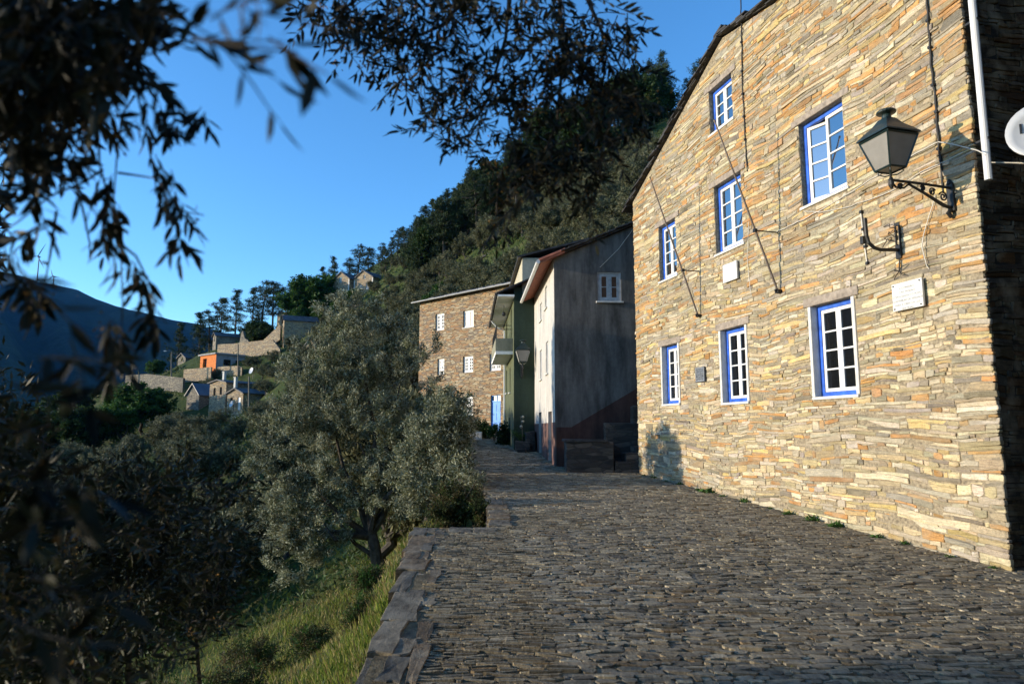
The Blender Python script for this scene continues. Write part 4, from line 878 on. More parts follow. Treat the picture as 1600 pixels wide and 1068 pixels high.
def terrace(label, pts, Y, th=.6, wall='village_grey', down=3.0):
    q = [at(x, y, Y - (x - pts[0][0]) * .085) for x, y in pts]; t = thing('garden_wall', label, 'wall', q[0]); m = MB()
    for a, b in zip(q[:-1], q[1:]):
        m.add([(a[0], a[1], a[2] - down), (b[0], b[1], b[2] - down), tuple(b), tuple(a), (a[0], a[1] + th, a[2] - down), (b[0], b[1] + th, b[2] - down), (b[0], b[1] + th, b[2]), (a[0], a[1] + th, a[2])], [(0, 1, 2, 3), (5, 4, 7, 6), (3, 2, 6, 7), (4, 0, 3, 7), (1, 5, 6, 2)])
    m.build('wall', M[wall], t); return t
terrace('long stone terrace wall under the ruined chapel', [(340, 538), (372, 536), (404, 532), (425, 530), (437, 545)], 138, 1, 'village')
terrace('low wall in front of the orange building, left piece', [(287, 577), (330, 573)], 128, .5, 'village', 2.4)
terrace('low wall beneath the orange building, right piece', [(340, 573), (372, 571), (378, 574)], 127, .5, 'village', 2.6)
terrace('long low grey wall at the edge of the slope, far left', [(196, 586), (230, 584), (286, 590)], 129, .8, 'village_grey', 2.6)
terrace('sloping stone wall running up beside the barn', [(407, 535), (432, 512), (438, 508)], 141, .8, 'village', 3)
terrace('short stone terrace among the olives right of the satellite dish', [(402, 612), (428, 606), (446, 604)], 112, .6, 'village', 1.6)
terrace('broken terrace wall on the slope below the barn', [(402, 566), (430, 560), (455, 553)], 131, .6, 'village', 1.8)
terrace('low terrace wall under the twin houses', [(500, 486), (530, 478), (560, 474)], 143, .6, 'village', 1.8)
# stone building high on the hill behind the rendered house
hb = P(768, 412, 86); fr = Frame(hb, R(-62)); t = thing('hill_building', 'low stone building with a sloping top on the hill above the roofs', 'building', hb, fr.rot)
m = MB(fr); m.prism([(-2.2, 0, -3), (2.8, 0, -3), (2.8, 0, .4), (.4, 0, 1.25), (-2.2, 0, 2.0)], np.array([0, -4, 0])); m.build('wall', M['village'], t)
m = MB(fr); slope_slab(m, -2.5, 3.0, .2, 2.2, -4.2, 2.3, .12) if False else m.prism([(-2.4, .2, 2.1), (2.9, .2, .5), (2.9, .2, .65), (-2.4, .2, 2.25)], np.array([0, -4.4, 0])); m.build('roof', M['slate_far'], t)
hc = P(808, 402, 85); m = MB(); m.box(hc[0] - .35, hc[0] + .4, hc[1], hc[1] + .7, hc[2] - 1, hc[2] + 2.9); m.build('chimney', M['plaster'], t)
# poles
M['pole_wood'] = plain('weathered_pole_timber', (.20, .17, .13), .9, .2, 3, .3)
def post(px, ytop, ybase, Y, label, lamp=False, arm=False):
    a, b = at(px, ytop, Y), at(px, ybase, Y); gz = float(ground_z(b[0], Y)[0]); z0 = min(b[2], gz) - .2
    t = thing('utility_pole', label, 'pole', (b[0], Y, z0)); m = MB(); m.tube([(b[0], Y, z0), (b[0] + (a[0] - b[0]), Y, a[2])], [.15, .10], 7); m.build('post', M['pole_wood'], t)
    if lamp: m = MB(); m.tube([(a[0], Y, a[2]), (a[0] - .5, Y - .1, a[2] + .15), (a[0] - .9, Y - .2, a[2] + .1)], .05, 5); m.build('arm', M['pole_wood'], t); m = MB(); m.box(a[0] - 1.3, a[0] - .85, Y - .35, Y - .05, a[2], a[2] + .16); m.build('lamp_head', M['dish'], t)
    if arm: m = MB(); m.box(a[0] - .7, a[0] + .7, Y - .08, Y + .08, a[2] - .5, a[2] - .38); m.build('cross_arm', M['pole_wood'], t)
post(389, 588, 668, 92, 'tallest utility pole, in front of the two storey stone house'); post(372, 537, 592, 124, 'utility pole beside the orange building')
post(268, 549, 603, 124, 'pole with a small street lamp at the left of the orange building', True); post(207, 558, 600, 127, 'pole with a small lamp above the long grey wall', True)
post(184, 626, 660, 110, 'short pole by the lone small house', False, True); post(461, 472, 500, 150, 'pole with a cross arm below the pines', False, True)
def far_dish(px, py, Y, r, label):
    c0 = at(px, py, Y); t = thing('satellite_dish', label, 'dish', c0); d = np.array([-.6, -.75, .3]); d /= np.linalg.norm(d); a = np.cross([0, 0, 1.], d); a /= np.linalg.norm(a); b = np.cross(d, a); n = 14
    m = MB(); V = [c0 + r * q * (a * math.cos(2 * math.pi * k_ / n) + b * math.sin(2 * math.pi * k_ / n)) + d * .2 * r * q * q for q in (.02, .5, 1) for k_ in range(n)]
    m.add(V, [(i * n + k_, i * n + (k_ + 1) % n, (i + 1) * n + (k_ + 1) % n, (i + 1) * n + k_) for i in range(2) for k_ in range(n)]); m.build('reflector', M['dish'], t)
    m = MB(); m.tube([c0, c0 - d * .3, c0 - d * .3 - np.array([0, 0, r + .6])], .04, 5); m.build('mount', M['iron'], t)
far_dish(393, 579, 101, .5, 'white satellite dish above the dark village roof'); far_dish(362, 631, 102.4, .5, 'white satellite dish low on the front of the stone wing')

# ------------------------------------------------------------------ foliage builders
reseed(115)
def unit(v): return v / (np.linalg.norm(v, axis=-1, keepdims=True) + 1e-9)
def leaf_quads(P0, D, L, Wd):
    """one diamond leaf per row: base P0, direction D, length L, width Wd"""
    n = len(P0); S = unit(np.cross(D, rng.normal(size=(n, 3)))) * (Wd[:, None] / 2); mid = P0 + D * (L * .45)[:, None]
    V = np.stack([P0, mid + S, P0 + D * L[:, None], mid - S], 1).reshape(-1, 3)
    return V, np.arange(n * 4).reshape(n, 4)
def leaf_folded(P0, D, L, Wd, curl=.12):
    n = len(P0); S = unit(np.cross(D, rng.normal(size=(n, 3)))); N = np.cross(S, D); w_ = Wd[:, None] / 2; l_ = L[:, None]
    f = N * w_ * .35; c = N * l_ * curl * rng.uniform(-1, 1, (n, 1))
    V = np.stack([P0, P0 + D * l_ * .3 + S * w_ * .85 + f, P0 + D * l_ * .66 + S * w_ * .8 + f + c * .5, P0 + D * l_ + c, P0 + D * l_ * .66 - S * w_ * .8 + f + c * .5, P0 + D * l_ * .3 - S * w_ * .85 + f], 1).reshape(-1, 3)
    b = np.arange(n)[:, None] * 6; F = np.concatenate([b + np.array([0, 1, 2, 3]), b + np.array([0, 3, 4, 5])]); return V, F
def pick(tones, w_, n, var=.25):
    t = np.array(tones)[rng.choice(len(tones), size=n, p=np.array(w_) / sum(w_))]; return t * rng.uniform(1 - var, 1 + var, (n, 1))
def clumps(blobs, n, shell=.55):
    """clump centres spread through ellipsoids [(c, r)], more of them towards the surface"""
    vol = np.array([r[0] * r[1] * r[2] for c, r in blobs]) ** .75; k = rng.choice(len(blobs), size=n, p=vol / vol.sum())
    C = np.array([b[0] for b in blobs])[k]; Rr = np.array([b[1] for b in blobs])[k]; d = unit(rng.normal(size=(n, 3))); q = rng.uniform(shell ** 3, 1, n) ** (1 / 3)
    return C + d * Rr * q[:, None], d
OLIVE = [(.088, .102, .046), (.125, .138, .066), (.19, .195, .105), (.052, .062, .028), (.28, .28, .18)]; OW = [.32, .28, .18, .16, .06]
def crown(blobs, nclump, per, L, Wd, spread, tones=OLIVE, tw=OW, up=.35, out=.8, shell=.5):
    C, d = clumps(blobs, nclump, shell); k = np.repeat(np.arange(nclump), per); n = len(k)
    ax = unit(d * out + rng.normal(size=(nclump, 3)) * .55 + np.array([0, 0, up])); t = rng.uniform(-1, 1, n)
    P0 = C[k] + ax[k] * (t * spread)[:, None] + rng.normal(size=(n, 3)) * spread * .34
    D = unit(ax[k] * .7 + rng.normal(size=(n, 3)) * .6)
    V, F = leaf_quads(P0, D, L * rng.uniform(.7, 1.3, n), Wd * rng.uniform(.7, 1.3, n))
    ct = pick(tones, tw, nclump, .2)[k] * rng.uniform(.75, 1.25, (n, 1)); return V, F, np.repeat(ct, 4, 0), C
def limbs(m, base, targets, r0, top=.45, n=6, wob_=.12):
    """tapering trunk from base with limbs bending out to the targets"""
    base = np.array(base, float); c = np.mean(targets, 0); fork = base + (c - base) * top; fork[:2] = base[:2] + (c[:2] - base[:2]) * .35
    j = lambda s: rng.normal(size=3) * s
    m.tube([base - [0, 0, .3], base + [0, 0, .05], base + (fork - base) * .35 + j(wob_ * .5), base + (fork - base) * .7 + j(wob_ * .5), fork], [r0 * 1.5, r0 * 1.15, r0 * .95, r0 * .85, r0 * .8], 9)
    for t in targets:
        t = np.array(t, float); a = fork - [0, 0, r0]; mid = a + (t - a) * .5 + j(wob_ * 2); m.tube([a, a + (mid - a) * .5 + j(wob_ * .5), mid, t], [r0 * .62, r0 * .45, r0 * .3, r0 * .08], n)
def tree(name, label, cat, base, V, F, C, mat, trunk, group=None, tmat='bark', rot=0):
    t = thing(name, label, cat, base, 0, group); mesh_np('crown', V - np.array(base), F, mat, t, C); trunk.build('trunk', M[tmat], t); return t
def px_blob(x, y, rx, ry, Y, ryd): c = at(x, y, Y); k_ = Y / FPX; return (c, (rx * k_, ryd, ry * k_))

# the big olive beside the road
bb = at(597, 930, 18.0)
blobs = [px_blob(x, y, rx, ry, Y, d) for x, y, rx, ry, Y, d in ((560, 540, 85, 80, 18.6, .8), (625, 600, 85, 95, 18.3, .8), (505, 600, 80, 85, 18.4, .8), (455, 700, 72, 80, 18.2, .8), (560, 690, 95, 95, 17.9, .9), (650, 720, 72, 85, 17.9, .7), (490, 800, 66, 78, 17.6, .7), (612, 765, 72, 46, 17.5, .6), (445, 810, 52, 66, 17.8, .6), (455, 870, 44, 46, 17.5, .5), (545, 490, 50, 38, 18.8, .5), (690, 650, 38, 60, 18.0, .5))]
V, F, C, cl = crown(blobs, 780, 165, .090, .025, .165, up=.5)
m = MB(); limbs(m, bb, [b[0] for b in blobs[:9]], .17, .42)
q = at(556, 850, 18); m.tube([bb + [0, 0, .7], at(575, 862, 18), q, at(545, 838, 18), at(520, 800, 18)], [.07, .06, .05, .05, .03], 6)
BIG = tree('olive_tree', 'big silvery olive tree in the middle, its bare trunk standing in the grass', 'tree', bb, V, F, C, M['leaf'], m)
# darker olive on its right, leaning over the road edge
b2 = at(700, 800, 15.6); b2 = np.array([b2[0] - .5, 15.6, float(ground_z(b2[0] - .5, 15.6)[0])])
blobs = [px_blob(x, y, rx, ry, Y, d) for x, y, rx, ry, Y, d in ((680, 680, 45, 60, 15.7, .5), (706, 650, 28, 48, 15.8, .4), (700, 740, 40, 50, 15.5, .5), (650, 745, 45, 55, 15.6, .5), (715, 700, 22, 60, 15.5, .4), (718, 655, 24, 45, 16.5, .45), (690, 690, 40, 60, 16.6, .4), (728, 752, 26, 40, 14.6, .4))]
V, F, C, cl = crown(blobs, 340, 90, .095, .026, .17, up=.4); m = MB(); limbs(m, b2, [b[0] for b in blobs], .10, .5)
tree('olive_tree', 'darker olive tree at the road edge, right behind the big silvery one', 'tree', b2, V, F, C, M['leaf'], m)
# brown and green thicket at the corner of the paving
DRY = [(.05, .05, .022), (.09, .065, .03), (.035, .045, .02), (.13, .09, .045), (.06, .075, .02)]
b3 = np.array([at(718, 800, 12.9)[0], 12.9, -1.9])
blobs = [px_blob(x, y, rx, ry, Y, d) for x, y, rx, ry, Y, d in ((705, 790, 30, 34, 12.9, .35), (735, 790, 26, 30, 12.9, .3), (748, 800, 16, 20, 12.6, .25), (690, 815, 25, 25, 12.6, .3))]
V, F, C, cl = crown(blobs, 200, 70, .06, .022, .10, DRY, [.3, .2, .25, .1, .15], up=.5, shell=.2); m = MB()
for i in range(14): a = b3 + [random.uniform(-.5, .4), random.uniform(-.2, .2), 0]; m.tube([a - [0, 0, .3], a + [random.uniform(-.1, .1), 0, .4], a + [random.uniform(-.3, .3), 0, random.uniform(.6, 1.0)]], [.014, .01, .004], 4)
tree('thicket', 'low brown and green thicket at the corner of the paved terrace', 'bush', b3, V, F, C, M['leaf_green'], m)

# shared tree kinds for the slope
def proto_olive(seed, wide, high, n=150, per=60):
    """olive of about 'high' metres standing at the origin"""
    bl = []
    for i in range(9):
        a = random.uniform(0, 6.28); q = random.uniform(.1, .62) * wide; z = random.uniform(.42, .8) * high; bl.append((np.array([q * math.cos(a), q * math.sin(a), z]), np.array([.34 * wide, .34 * wide, .22 * high]) * random.uniform(.8, 1.2)))
    V, F, C, cl = crown(bl, n, per, .20, .062, .28, [tuple(.72 * q for q in t_) for t_ in OLIVE], OW, up=.4); m = MB(); limbs(m, (0, 0, 0), [b[0] for b in bl[:5]], .14, .4); return V, F, C, m
def proto_broad(wide, high, tones, tw, n=160, per=60, L=.26, Wd=.14):
    bl = []
    for i in range(8):
        a = random.uniform(0, 6.28); q = random.uniform(0, .5) * wide; z = random.uniform(.35, .85) * high; bl.append((np.array([q * math.cos(a), q * math.sin(a), z]), np.array([.36 * wide, .36 * wide, .22 * high]) * random.uniform(.8, 1.2)))
    V, F, C, cl = crown(bl, n, per, L, Wd, .34, tones, tw, up=.2); m = MB(); limbs(m, (0, 0, 0), [b[0] for b in bl[:4]], .13, .4); return V, F, C, m
PINE = [(.030, .050, .020), (.045, .066, .026), (.020, .034, .015), (.065, .082, .032)]
def proto_pine(high, wide, low, conic):
    """maritime pine: straight trunk, whorls of branches carrying tufts of needles"""
    m = MB(); bend = rng.normal(size=2) * .03 * high; f = lambda t: np.array([bend[0] * t * t, bend[1] * t * t, high * t]); m.tube([f(-.02)] + [f(t) for t in (.1, .3, .5, .7, .85, .98)], [high * .018, high * .016, high * .014, high * .011, high * .008, high * .005, .02], 7)
    P0 = []; D = []
    nw = int(9 + high * .35)
    for i in range(nw):
        t = low + (1 - low) * (i + random.uniform(-.3, .3)) / nw; u_ = (t - low) / (1 - low); rad = wide * ((1 - u_) ** .9 if conic else (math.sin(math.pi * min(.98, u_ * .80 + .18)) ** .8)) + .18
        for b in range(random.randint(3, 5)):
            a = random.uniform(0, 6.28); rr_ = rad * random.uniform(.45, 1.1); rise = random.uniform(-.05, .35) * rr_; e = f(min(t, .99)) + np.array([rr_ * math.cos(a), rr_ * math.sin(a), rise]); s = f(min(t, .97)); m.tube([s, s + (e - s) * .55 - [0, 0, .05 * rr_], e], [.05, .035, .012], 4, False)
            for g in range(random.randint(2, 4)):
                c = s + (e - s) * random.uniform(.35, 1.05) + rng.normal(size=3) * .18 * rr_ ** .5; k_ = 22; d = unit(rng.normal(size=(k_, 3)) + np.array([0, 0, .5]) + (e - s) * .3); P0.append(c + rng.normal(size=(k_, 3)) * [.17, .17, .10]); D.append(d)
    P0 = np.concatenate(P0); D = np.concatenate(D); n = len(P0); V, F = leaf_quads(P0, D, rng.uniform(.28, .52, n), rng.uniform(.05, .10, n)); kk = np.repeat(pick(PINE, [.35, .3, .2, .15], n // 22, .2), 22, 0) * rng.uniform(.8, 1.2, (n, 1)); return V, F, np.repeat(kk, 4, 0), m
class Kind:
    def __init__(s, build, mat, name, cat, tmat='bark'): s.protos = build; s.mat = mat; s.name = name; s.cat = cat; s.first = {}; s.tmat = tmat
    def place(s, x, y, z, scale, label, group, i=None, sq=1.0):
        i = random.randrange(len(s.protos)) if i is None else i % len(s.protos)
        if i not in s.first:
            V, F, C, m = s.protos[i]; t = thing(s.name, label, s.cat, (0, 0, 0)); mesh_np('crown', V, F, M[s.mat], t, C); m.build('trunk', M[s.tmat], t); s.first[i] = t
        else: t = copy_tree(s.first[i])
        t.location = (x, y, z); t.rotation_euler = (0, 0, random.uniform(0, 6.28)); t.scale = (scale * sq, scale * sq, scale); tag(t, label, s.cat, group); return t
GREEN = [(.035, .085, .018), (.055, .12, .026), (.025, .06, .014), (.08, .15, .035)]; DGREEN = [(.022, .042, .014), (.034, .058, .018), (.015, .03, .011), (.05, .07, .024)]
M['leaf_slope'] = leaf_mat('slope_olive_leaf', (.26, .25, .145), .45, .6, .2)
olives = Kind([proto_olive(i, 2.0 + .3 * (i % 3), 3.9, 150, 60) for i in range(5)], 'leaf_slope', 'olive_tree', 'tree')
broads = Kind([proto_broad(2.6, 5.0, GREEN, [.35, .3, .2, .15]) for i in range(3)], 'leaf_green', 'broadleaf_tree', 'tree')
darks = Kind([proto_broad(2.6, 5.0, DGREEN, [.35, .3, .2, .15]) for i in range(3)], 'leaf_green', 'broadleaf_tree', 'tree')
pines = Kind([proto_pine(10, 2.1, .24, True), proto_pine(10, 2.0, .30, False), proto_pine(10, 1.6, .40, False), proto_pine(10, 1.8, .20, True), proto_pine(10, 2.1, .38, False), proto_pine(10, 1.5, .22, True), proto_pine(10, 2.2, .30, True)], 'needle', 'pine_tree', 'tree')
def gz(x, y): return float(ground_z(x, y)[0])
def stand(kind, px, ytop, Y, label, group, i=None, hk=None, sq=1.0):
    """a tree whose top shows at (px, ytop) from the camera; stands on the ground at depth Y"""
    a = at(px, ytop, Y); g = gz(a[0], Y); h = max(1.2, a[2] - g); return kind.place(a[0], Y, g - .1, h / hk, label, group, i, sq)
GP_L = 'dark pine trees along the crest left of the twin houses'; GP_R = 'dark pine forest on the hill above the road houses'
LP_L = 'dark pine standing on the crest of the village slope'; LP_R = 'dark pine of the forest on the steep hill'
for px, yt, Y, i in ((281, 502, 158, 0), (315, 484, 162, 3), (331, 482, 164, 1), (348, 463, 160, 2), (371, 450, 156, 0), (397, 446, 166, 3), (412, 436, 160, 1), (429, 437, 158, 4), (443, 448, 172, 2), (457, 436, 170, 1), (484, 446, 172, 4), (504, 414, 168, 3), (524, 398, 164, 0), (545, 402, 170, 1), (560, 380, 166, 1), (576, 384, 164, 4)):
    stand(pines, px, yt, Y, LP_L, GP_L, i, 10.2, 1.25 if i in (1, 4) else 1.1)
RP = [(597, 378, 160), (603, 383, 150), (612, 368, 158), (622, 354, 150), (633, 352, 144), (640, 350, 150), (649, 340, 140), (658, 336, 148), (666, 322, 138), (675, 308, 135), (684, 306, 142), (690, 300, 132), (699, 290, 130), (708, 292, 138), (719, 286, 128), (730, 276, 132), (746, 266, 128), (757, 262, 134), (768, 258, 126), (782, 250, 130), (796, 244, 128), (812, 236, 126), (830, 228, 128), (850, 220, 124), (872, 210, 124), (890, 205, 122), (915, 200, 122), (940, 190, 118), (965, 178, 118), (985, 172, 116), (1003, 166, 112), (1022, 128, 114), (1040, 150, 110), (1058, 142, 112), (1075, 120, 108), (1090, 94, 112), (1110, 95, 108), (1130, 88, 110)]
for j_, (px, yt, Y) in enumerate(RP): stand(pines, px, yt, Y, LP_R, GP_R, None, 10.2, 1.1)
for j_ in range(110):   # the rows in front of the crest
    px = random.uniform(648, 1045); top = np.interp(px, [a for a, b, c in RP], [b for a, b, c in RP]); yt = top + random.uniform(18, 100 if px < 800 else 95); Y = np.interp(yt - top, [0, 110], [122, 92]) + random.uniform(-4, 4); a = at(px, yt, Y); g = gz(a[0], Y); h = random.uniform(7, 11.5)
    if px > 820 and yt > top + 95: continue
    kd = pines if random.random() < .85 else darks; kd.place(a[0], Y, g - .1, h / (10.2 if kd is pines else 5.2), LP_R if kd is pines else 'dark rounded tree among the hill pines', GP_R if kd is pines else 'dark rounded trees on the hill', None, 1.1)
for px, yt, Y, s in ((462, 452, 150, 1), (478, 446, 152, 1), (494, 430, 150, 1), (508, 424, 154, 1), (470, 476, 146, 1), (498, 470, 144, 1), (545, 452, 143, 1), (522, 470, 140, 1)): stand(broads, px, yt, Y, 'bright green tree below the pines beside the twin houses', 'bright green trees around the upper houses', None, 5.2, 1.2)
for px, yt, Y in ((212, 602, 108), (228, 598, 106), (247, 606, 104), (240, 560, 140), (196, 628, 100)): stand(broads, px, yt, Y, 'bright green tree low on the slope left of the blue roofed shed', 'bright green trees on the lower slope', None, 5.2, 1.35)
for px, yt, Y in ((398, 500, 146), (412, 505, 144), (385, 512, 147), (120, 608, 118), (146, 604, 134), (100, 618, 112), (128, 622, 118), (70, 640, 100), (40, 650, 96), (130, 635, 96), (30, 690, 70)): stand(darks, px, yt, Y, 'dark leafy tree on the village slope', 'dark leafy trees on the slope', None, 5.2, 1.3)
GO = 'grey green olive trees on the village slope'; LO = 'grey green olive tree on the terraced slope below the village'
placed = []
LIM = [(60, 660), (150, 684), (205, 668), (280, 636), (325, 640), (400, 640), (440, 545), (500, 540), (560, 468), (600, 440), (660, 430)]
tries = 0
while len(placed) < 115 and tries < 6000:
    tries += 1; px = random.uniform(-60, 740); Y = random.uniform(24, 112) if px < 420 else random.uniform(30, 135); X = (px - 800) / FPX * Y
    if X > edge_x(min(Y, 38)) - 1.6 and Y < 46: continue
    if any((X - a) ** 2 + (Y - b) ** 2 < (1.7 + .014 * Y) ** 2 for a, b in placed): continue
    g = gz(X, Y); h = random.uniform(3.2, 4.9); top = 671.5 - (g + h) / Y * FPX * 1.0
    if top < np.interp(px, [a for a, b in LIM], [b for a, b in LIM]) + 3: continue
    if Y < 40 and g + h > 2.0: continue
    placed.append((X, Y)); olives.place(X, Y, g - .1, h / 4.2, LO, GO, None, random.uniform(.9, 1.25))
GH = 'grey olive trees on the hill above the roofs'; LH = 'grey olive tree on the steep hill behind the road houses'; tries = 0; pl2 = []
while len(pl2) < 130 and tries < 6000:
    tries += 1; px = random.uniform(560, 1040); Y = random.uniform(44, 105); X = (px - 800) / FPX * Y
    if any((X - a) ** 2 + (Y - b) ** 2 < (1.5 + .012 * Y) ** 2 for a, b in pl2): continue
    g = gz(X, Y); y = 671.5 - g / Y * FPX; lo = np.interp(px, [560, 640, 700, 760, 800, 850, 920, 1000], [440, 420, 400, 385, 350, 310, 275, 230])
    if y < lo + 4: continue
    if 690 < px < 830 and 380 < y < 440 and Y < 88: continue
    pl2.append((X, Y)); olives.place(X, Y, g - .1, random.uniform(3.0, 4.6) / 4.2, LH, GH, None, random.uniform(1, 1.3))
for i in range(70):
    px = random.uniform(800, 1015); Y = random.uniform(42, 62); X = (px - 800) / FPX * Y
    olives.place(X, Y, gz(X, Y) - .15, random.uniform(1.4, 2.8) / 4.2, LH, GH, None, random.uniform(1.2, 1.7))
for px, yt, Y in ((900, 355, 60), (885, 372, 55), (930, 330, 66), (690, 440, 80), (676, 452, 78)): stand(broads, px, yt, Y, 'small bright green tree among the grey olives on the hill', 'bright green trees on the hill', None, 5.2, 1.2)
for px, yt, Y in ((318, 600, 98), (345, 612, 92), (300, 615, 97), (410, 575, 118), (425, 560, 124), (335, 562, 126), (322, 588, 118), (356, 588, 115), (405, 600, 108), (380, 598, 112), (430, 590, 112), (455, 545, 128), (468, 560, 120), (500, 530, 128), (415, 625, 100), (270, 615, 105), (285, 625, 98), (450, 600, 100), (480, 575, 112), (395, 560, 124), (510, 500, 138), (540, 478, 138), (590, 450, 136), (570, 470, 130), (610, 436, 132), (600, 428, 150), (620, 420, 146), (640, 410, 140), (585, 440, 143), (625, 440, 128), (650, 425, 126), (632, 430, 136), (612, 446, 124), (660, 440, 116), (645, 446, 112)):
    a = at(px, yt, Y); olives.place(a[0], Y, gz(a[0], Y) - .1, random.uniform(2.2, 3.4) / 4.2, LO, GO, None, random.uniform(1, 1.4))
for X, Y, zt in ((-3.7, 20.8, 1.7), (-3.9, 22.5, 1.8), (-4.1, 24.4, 1.8), (-4.4, 26.3, 1.9), (-4.8, 28.4, 1.9)):
    g = gz(X, Y); olives.place(X, Y, g - .1, (zt - g) / 4.3, 'grey green olive tree along the lower edge of the road, behind the big silvery one', 'olive trees along the road edge', None, .95)
# low scrub between the trees: nobody could count it
def scrub():
    xs = []; n = 5200; th = rng.uniform(-.82, .42, n); Y = np.exp(rng.uniform(math.log(22), math.log(190), n)); X = np.tan(th) * Y
    ok = (X < edge_x(np.minimum(Y, 38)) - .8) | (Y > 48); X, Y = X[ok], Y[ok]; Z = ground_z(X, Y); n = len(X); per = 16; k_ = np.repeat(np.arange(n), per); s = (.25 + .006 * Y)[k_]
    P0 = np.stack([X, Y, Z], 1)[k_] + rng.normal(size=(n * per, 3)) * s[:, None] * [.8, .8, .35] + [0, 0, .15]; D = unit(rng.normal(size=(n * per, 3)) + [0, 0, .9])
    V, F = leaf_quads(P0, D, s * rng.uniform(.5, .9, n * per), s * rng.uniform(.14, .3, n * per)); C = pick([(.05, .07, .022), (.08, .085, .035), (.035, .05, .018), (.12, .11, .05), (.06, .10, .025)], [.3, .2, .25, .1, .15], n, .25)[k_]
    return V, F, np.repeat(C, 4, 0)
V, F, C = scrub(); tag(mesh_np('hillside_scrub', V, F, M['leaf_green'], None, C), kind='stuff')
BUSHES = []
# grass on the bank below the road
def grass():
    n = 95000; Y = rng.uniform(3.5, 24, n); X = -1.0 - rng.exponential(3.2, n); ok = (X < edge_x(Y) - .03) & (X > -14); X, Y = X[ok], Y[ok]; Z = ground_z(X, Y); n = len(X)
    patch = sines(X, Y, .8, .4) + .5 * sines(X, Y, 2.1, 1.4); keep = rng.uniform(0, 1, n) < np.clip(.65 + .5 * patch, .12, 1); X, Y, Z, patch = X[keep], Y[keep], Z[keep], patch[keep]; n = len(X)
    P0 = np.stack([X, Y, Z - .02], 1); D = unit(rng.normal(size=(n, 3)) * [.4, .4, .15] + [0, 0, 1.]); tall = rng.uniform(.05, .19, n) * (1 + .5 * np.clip(patch, -1, 1)) * (1 + .015 * Y)
    V, F = leaf_quads(P0, D, tall, rng.uniform(.012, .03, n)); dry = rng.uniform(0, 1, n) < .5 - .45 * patch
    C = np.where(dry[:, None], pick([(.30, .24, .09), (.40, .33, .15), (.22, .17, .07)], [.4, .3, .3], n), pick([(.14, .19, .028), (.21, .25, .04), (.085, .125, .024), (.29, .29, .07)], [.35, .3, .22, .13], n)); return V, F, np.repeat(C, 4, 0)
V, F, C = grass(); tag(mesh_np('bank_grass', V, F, M['blade'], None, C), kind='stuff')
GB = 'low dry bushes on the grass bank'
for bx, by, r_ in ((-3.4, 9.5, .5), (-2.6, 11.6, .45), (-4.6, 11.5, .7), (-2.2, 8.0, .35), (-3.9, 14.2, .6), (-2.9, 15.2, .5), (-5.6, 9.2, .8), (-5.2, 14.5, .8), (-2.6, 13.2, .4), (-4.3, 7.8, .6), (-6.5, 12.5, .9)): BUSHES.append((bx, by, r_))
def bushy(name, label, cat, base, r, hgt, tones, tw, n=60, per=40, L=.07, Wd=.03, mat='leaf_green', group=None, sp=.1, stems=5):
    base = np.array(base, float); bl = [(base + [random.uniform(-.4, .4) * r, random.uniform(-.3, .3) * r, hgt * random.uniform(.35, .75)], np.array([r * .6, r * .6, hgt * .32])) for _ in range(4)]
    V, F, C, cl = crown(bl, n, per, L, Wd, sp, tones, tw, up=.4, shell=.1); m = MB()
    for i in range(stems): a = bl[i % 4][0]; m.tube([base + [random.uniform(-.1, .1) * r, 0, -.1], (base + a) / 2, a], [.02, .015, .006], 4)
    return tree(name, label, cat, base, V, F, C, M[mat], m, group)
for i, (bx, by, r_) in enumerate(BUSHES): bushy('bank_bush', 'low bush, partly dry and brown, on the grass bank below the road', 'bush', (bx, by, gz(bx, by)), r_, r_ * 1.1, DRY + GREEN[:2], [.25, .25, .2, .2, .15, .15, .1], int(60 + 60 * r_), 44, .06, .02, group=GB, sp=.12)
# plants by the far houses
def pot_box(label, c, w_, d_, h_):
    t = thing('planter', label, 'planter', c); m = MB(); rough_box(m, c[0] - w_, c[0] + w_, c[1] - d_, c[1] + d_, c[2] - .3, c[2] + h_, .02); m.build('box', M['plaster'], t, bevel=.015); return t
q = at(752, 690, 31.5); bushy('shrub', 'leafy dark shrub in front of the brown end house, left of its blue door', 'shrub', (q[0], q[1], q[2]),   .6, 1.0, DGREEN + [(.08, .12, .03)], [.3, .25, .15, .15, .15], 90, 40, .12, .04, sp=.15)
q = at(741, 692, 30.8); pot_box('pale stone planter beside the dark shrub by the end house', q, .35, .3, .5)
q = at(772, 697, 30.0); pot_box('low stone planter holding a bright green plant near the green house', (q[0], q[1], q[2] - .1), .4, .3, .3); bushy('potted_plant', 'bright green leafy plant in the low stone planter', 'plant', (q[0], q[1], q[2] + .2), .35, .7, GREEN, [.2, .35, .1, .35], 30, 40, .1, .04)
q = at(794, 705, 27.6); bushy('climbing_shrub', 'dark climbing shrub against the foot of the green house', 'shrub', (q[0] - .12, q[1], q[2] - .1), .32, 1.5, DGREEN, [.3, .3, .3, .1], 90, 40, .1, .035, sp=.14)
t = thing('rubble_steps', 'rough stone blocks piled at the foot of the dark green wall', 'steps', (.5, 24.6, -.9), 0)
for x0, x1, y0, y1, h_ in ((.12, .62, 24.2, 24.9, .45), (.45, .85, 24.4, 25.1, .8), (.2, .5, 24.0, 24.3, .2)): m = MB(); rough_box(m, x0, x1, y0, y1, -1.2, -.85 + h_, .04); m.build('block', M['stair_stone'], t, bevel=.03)
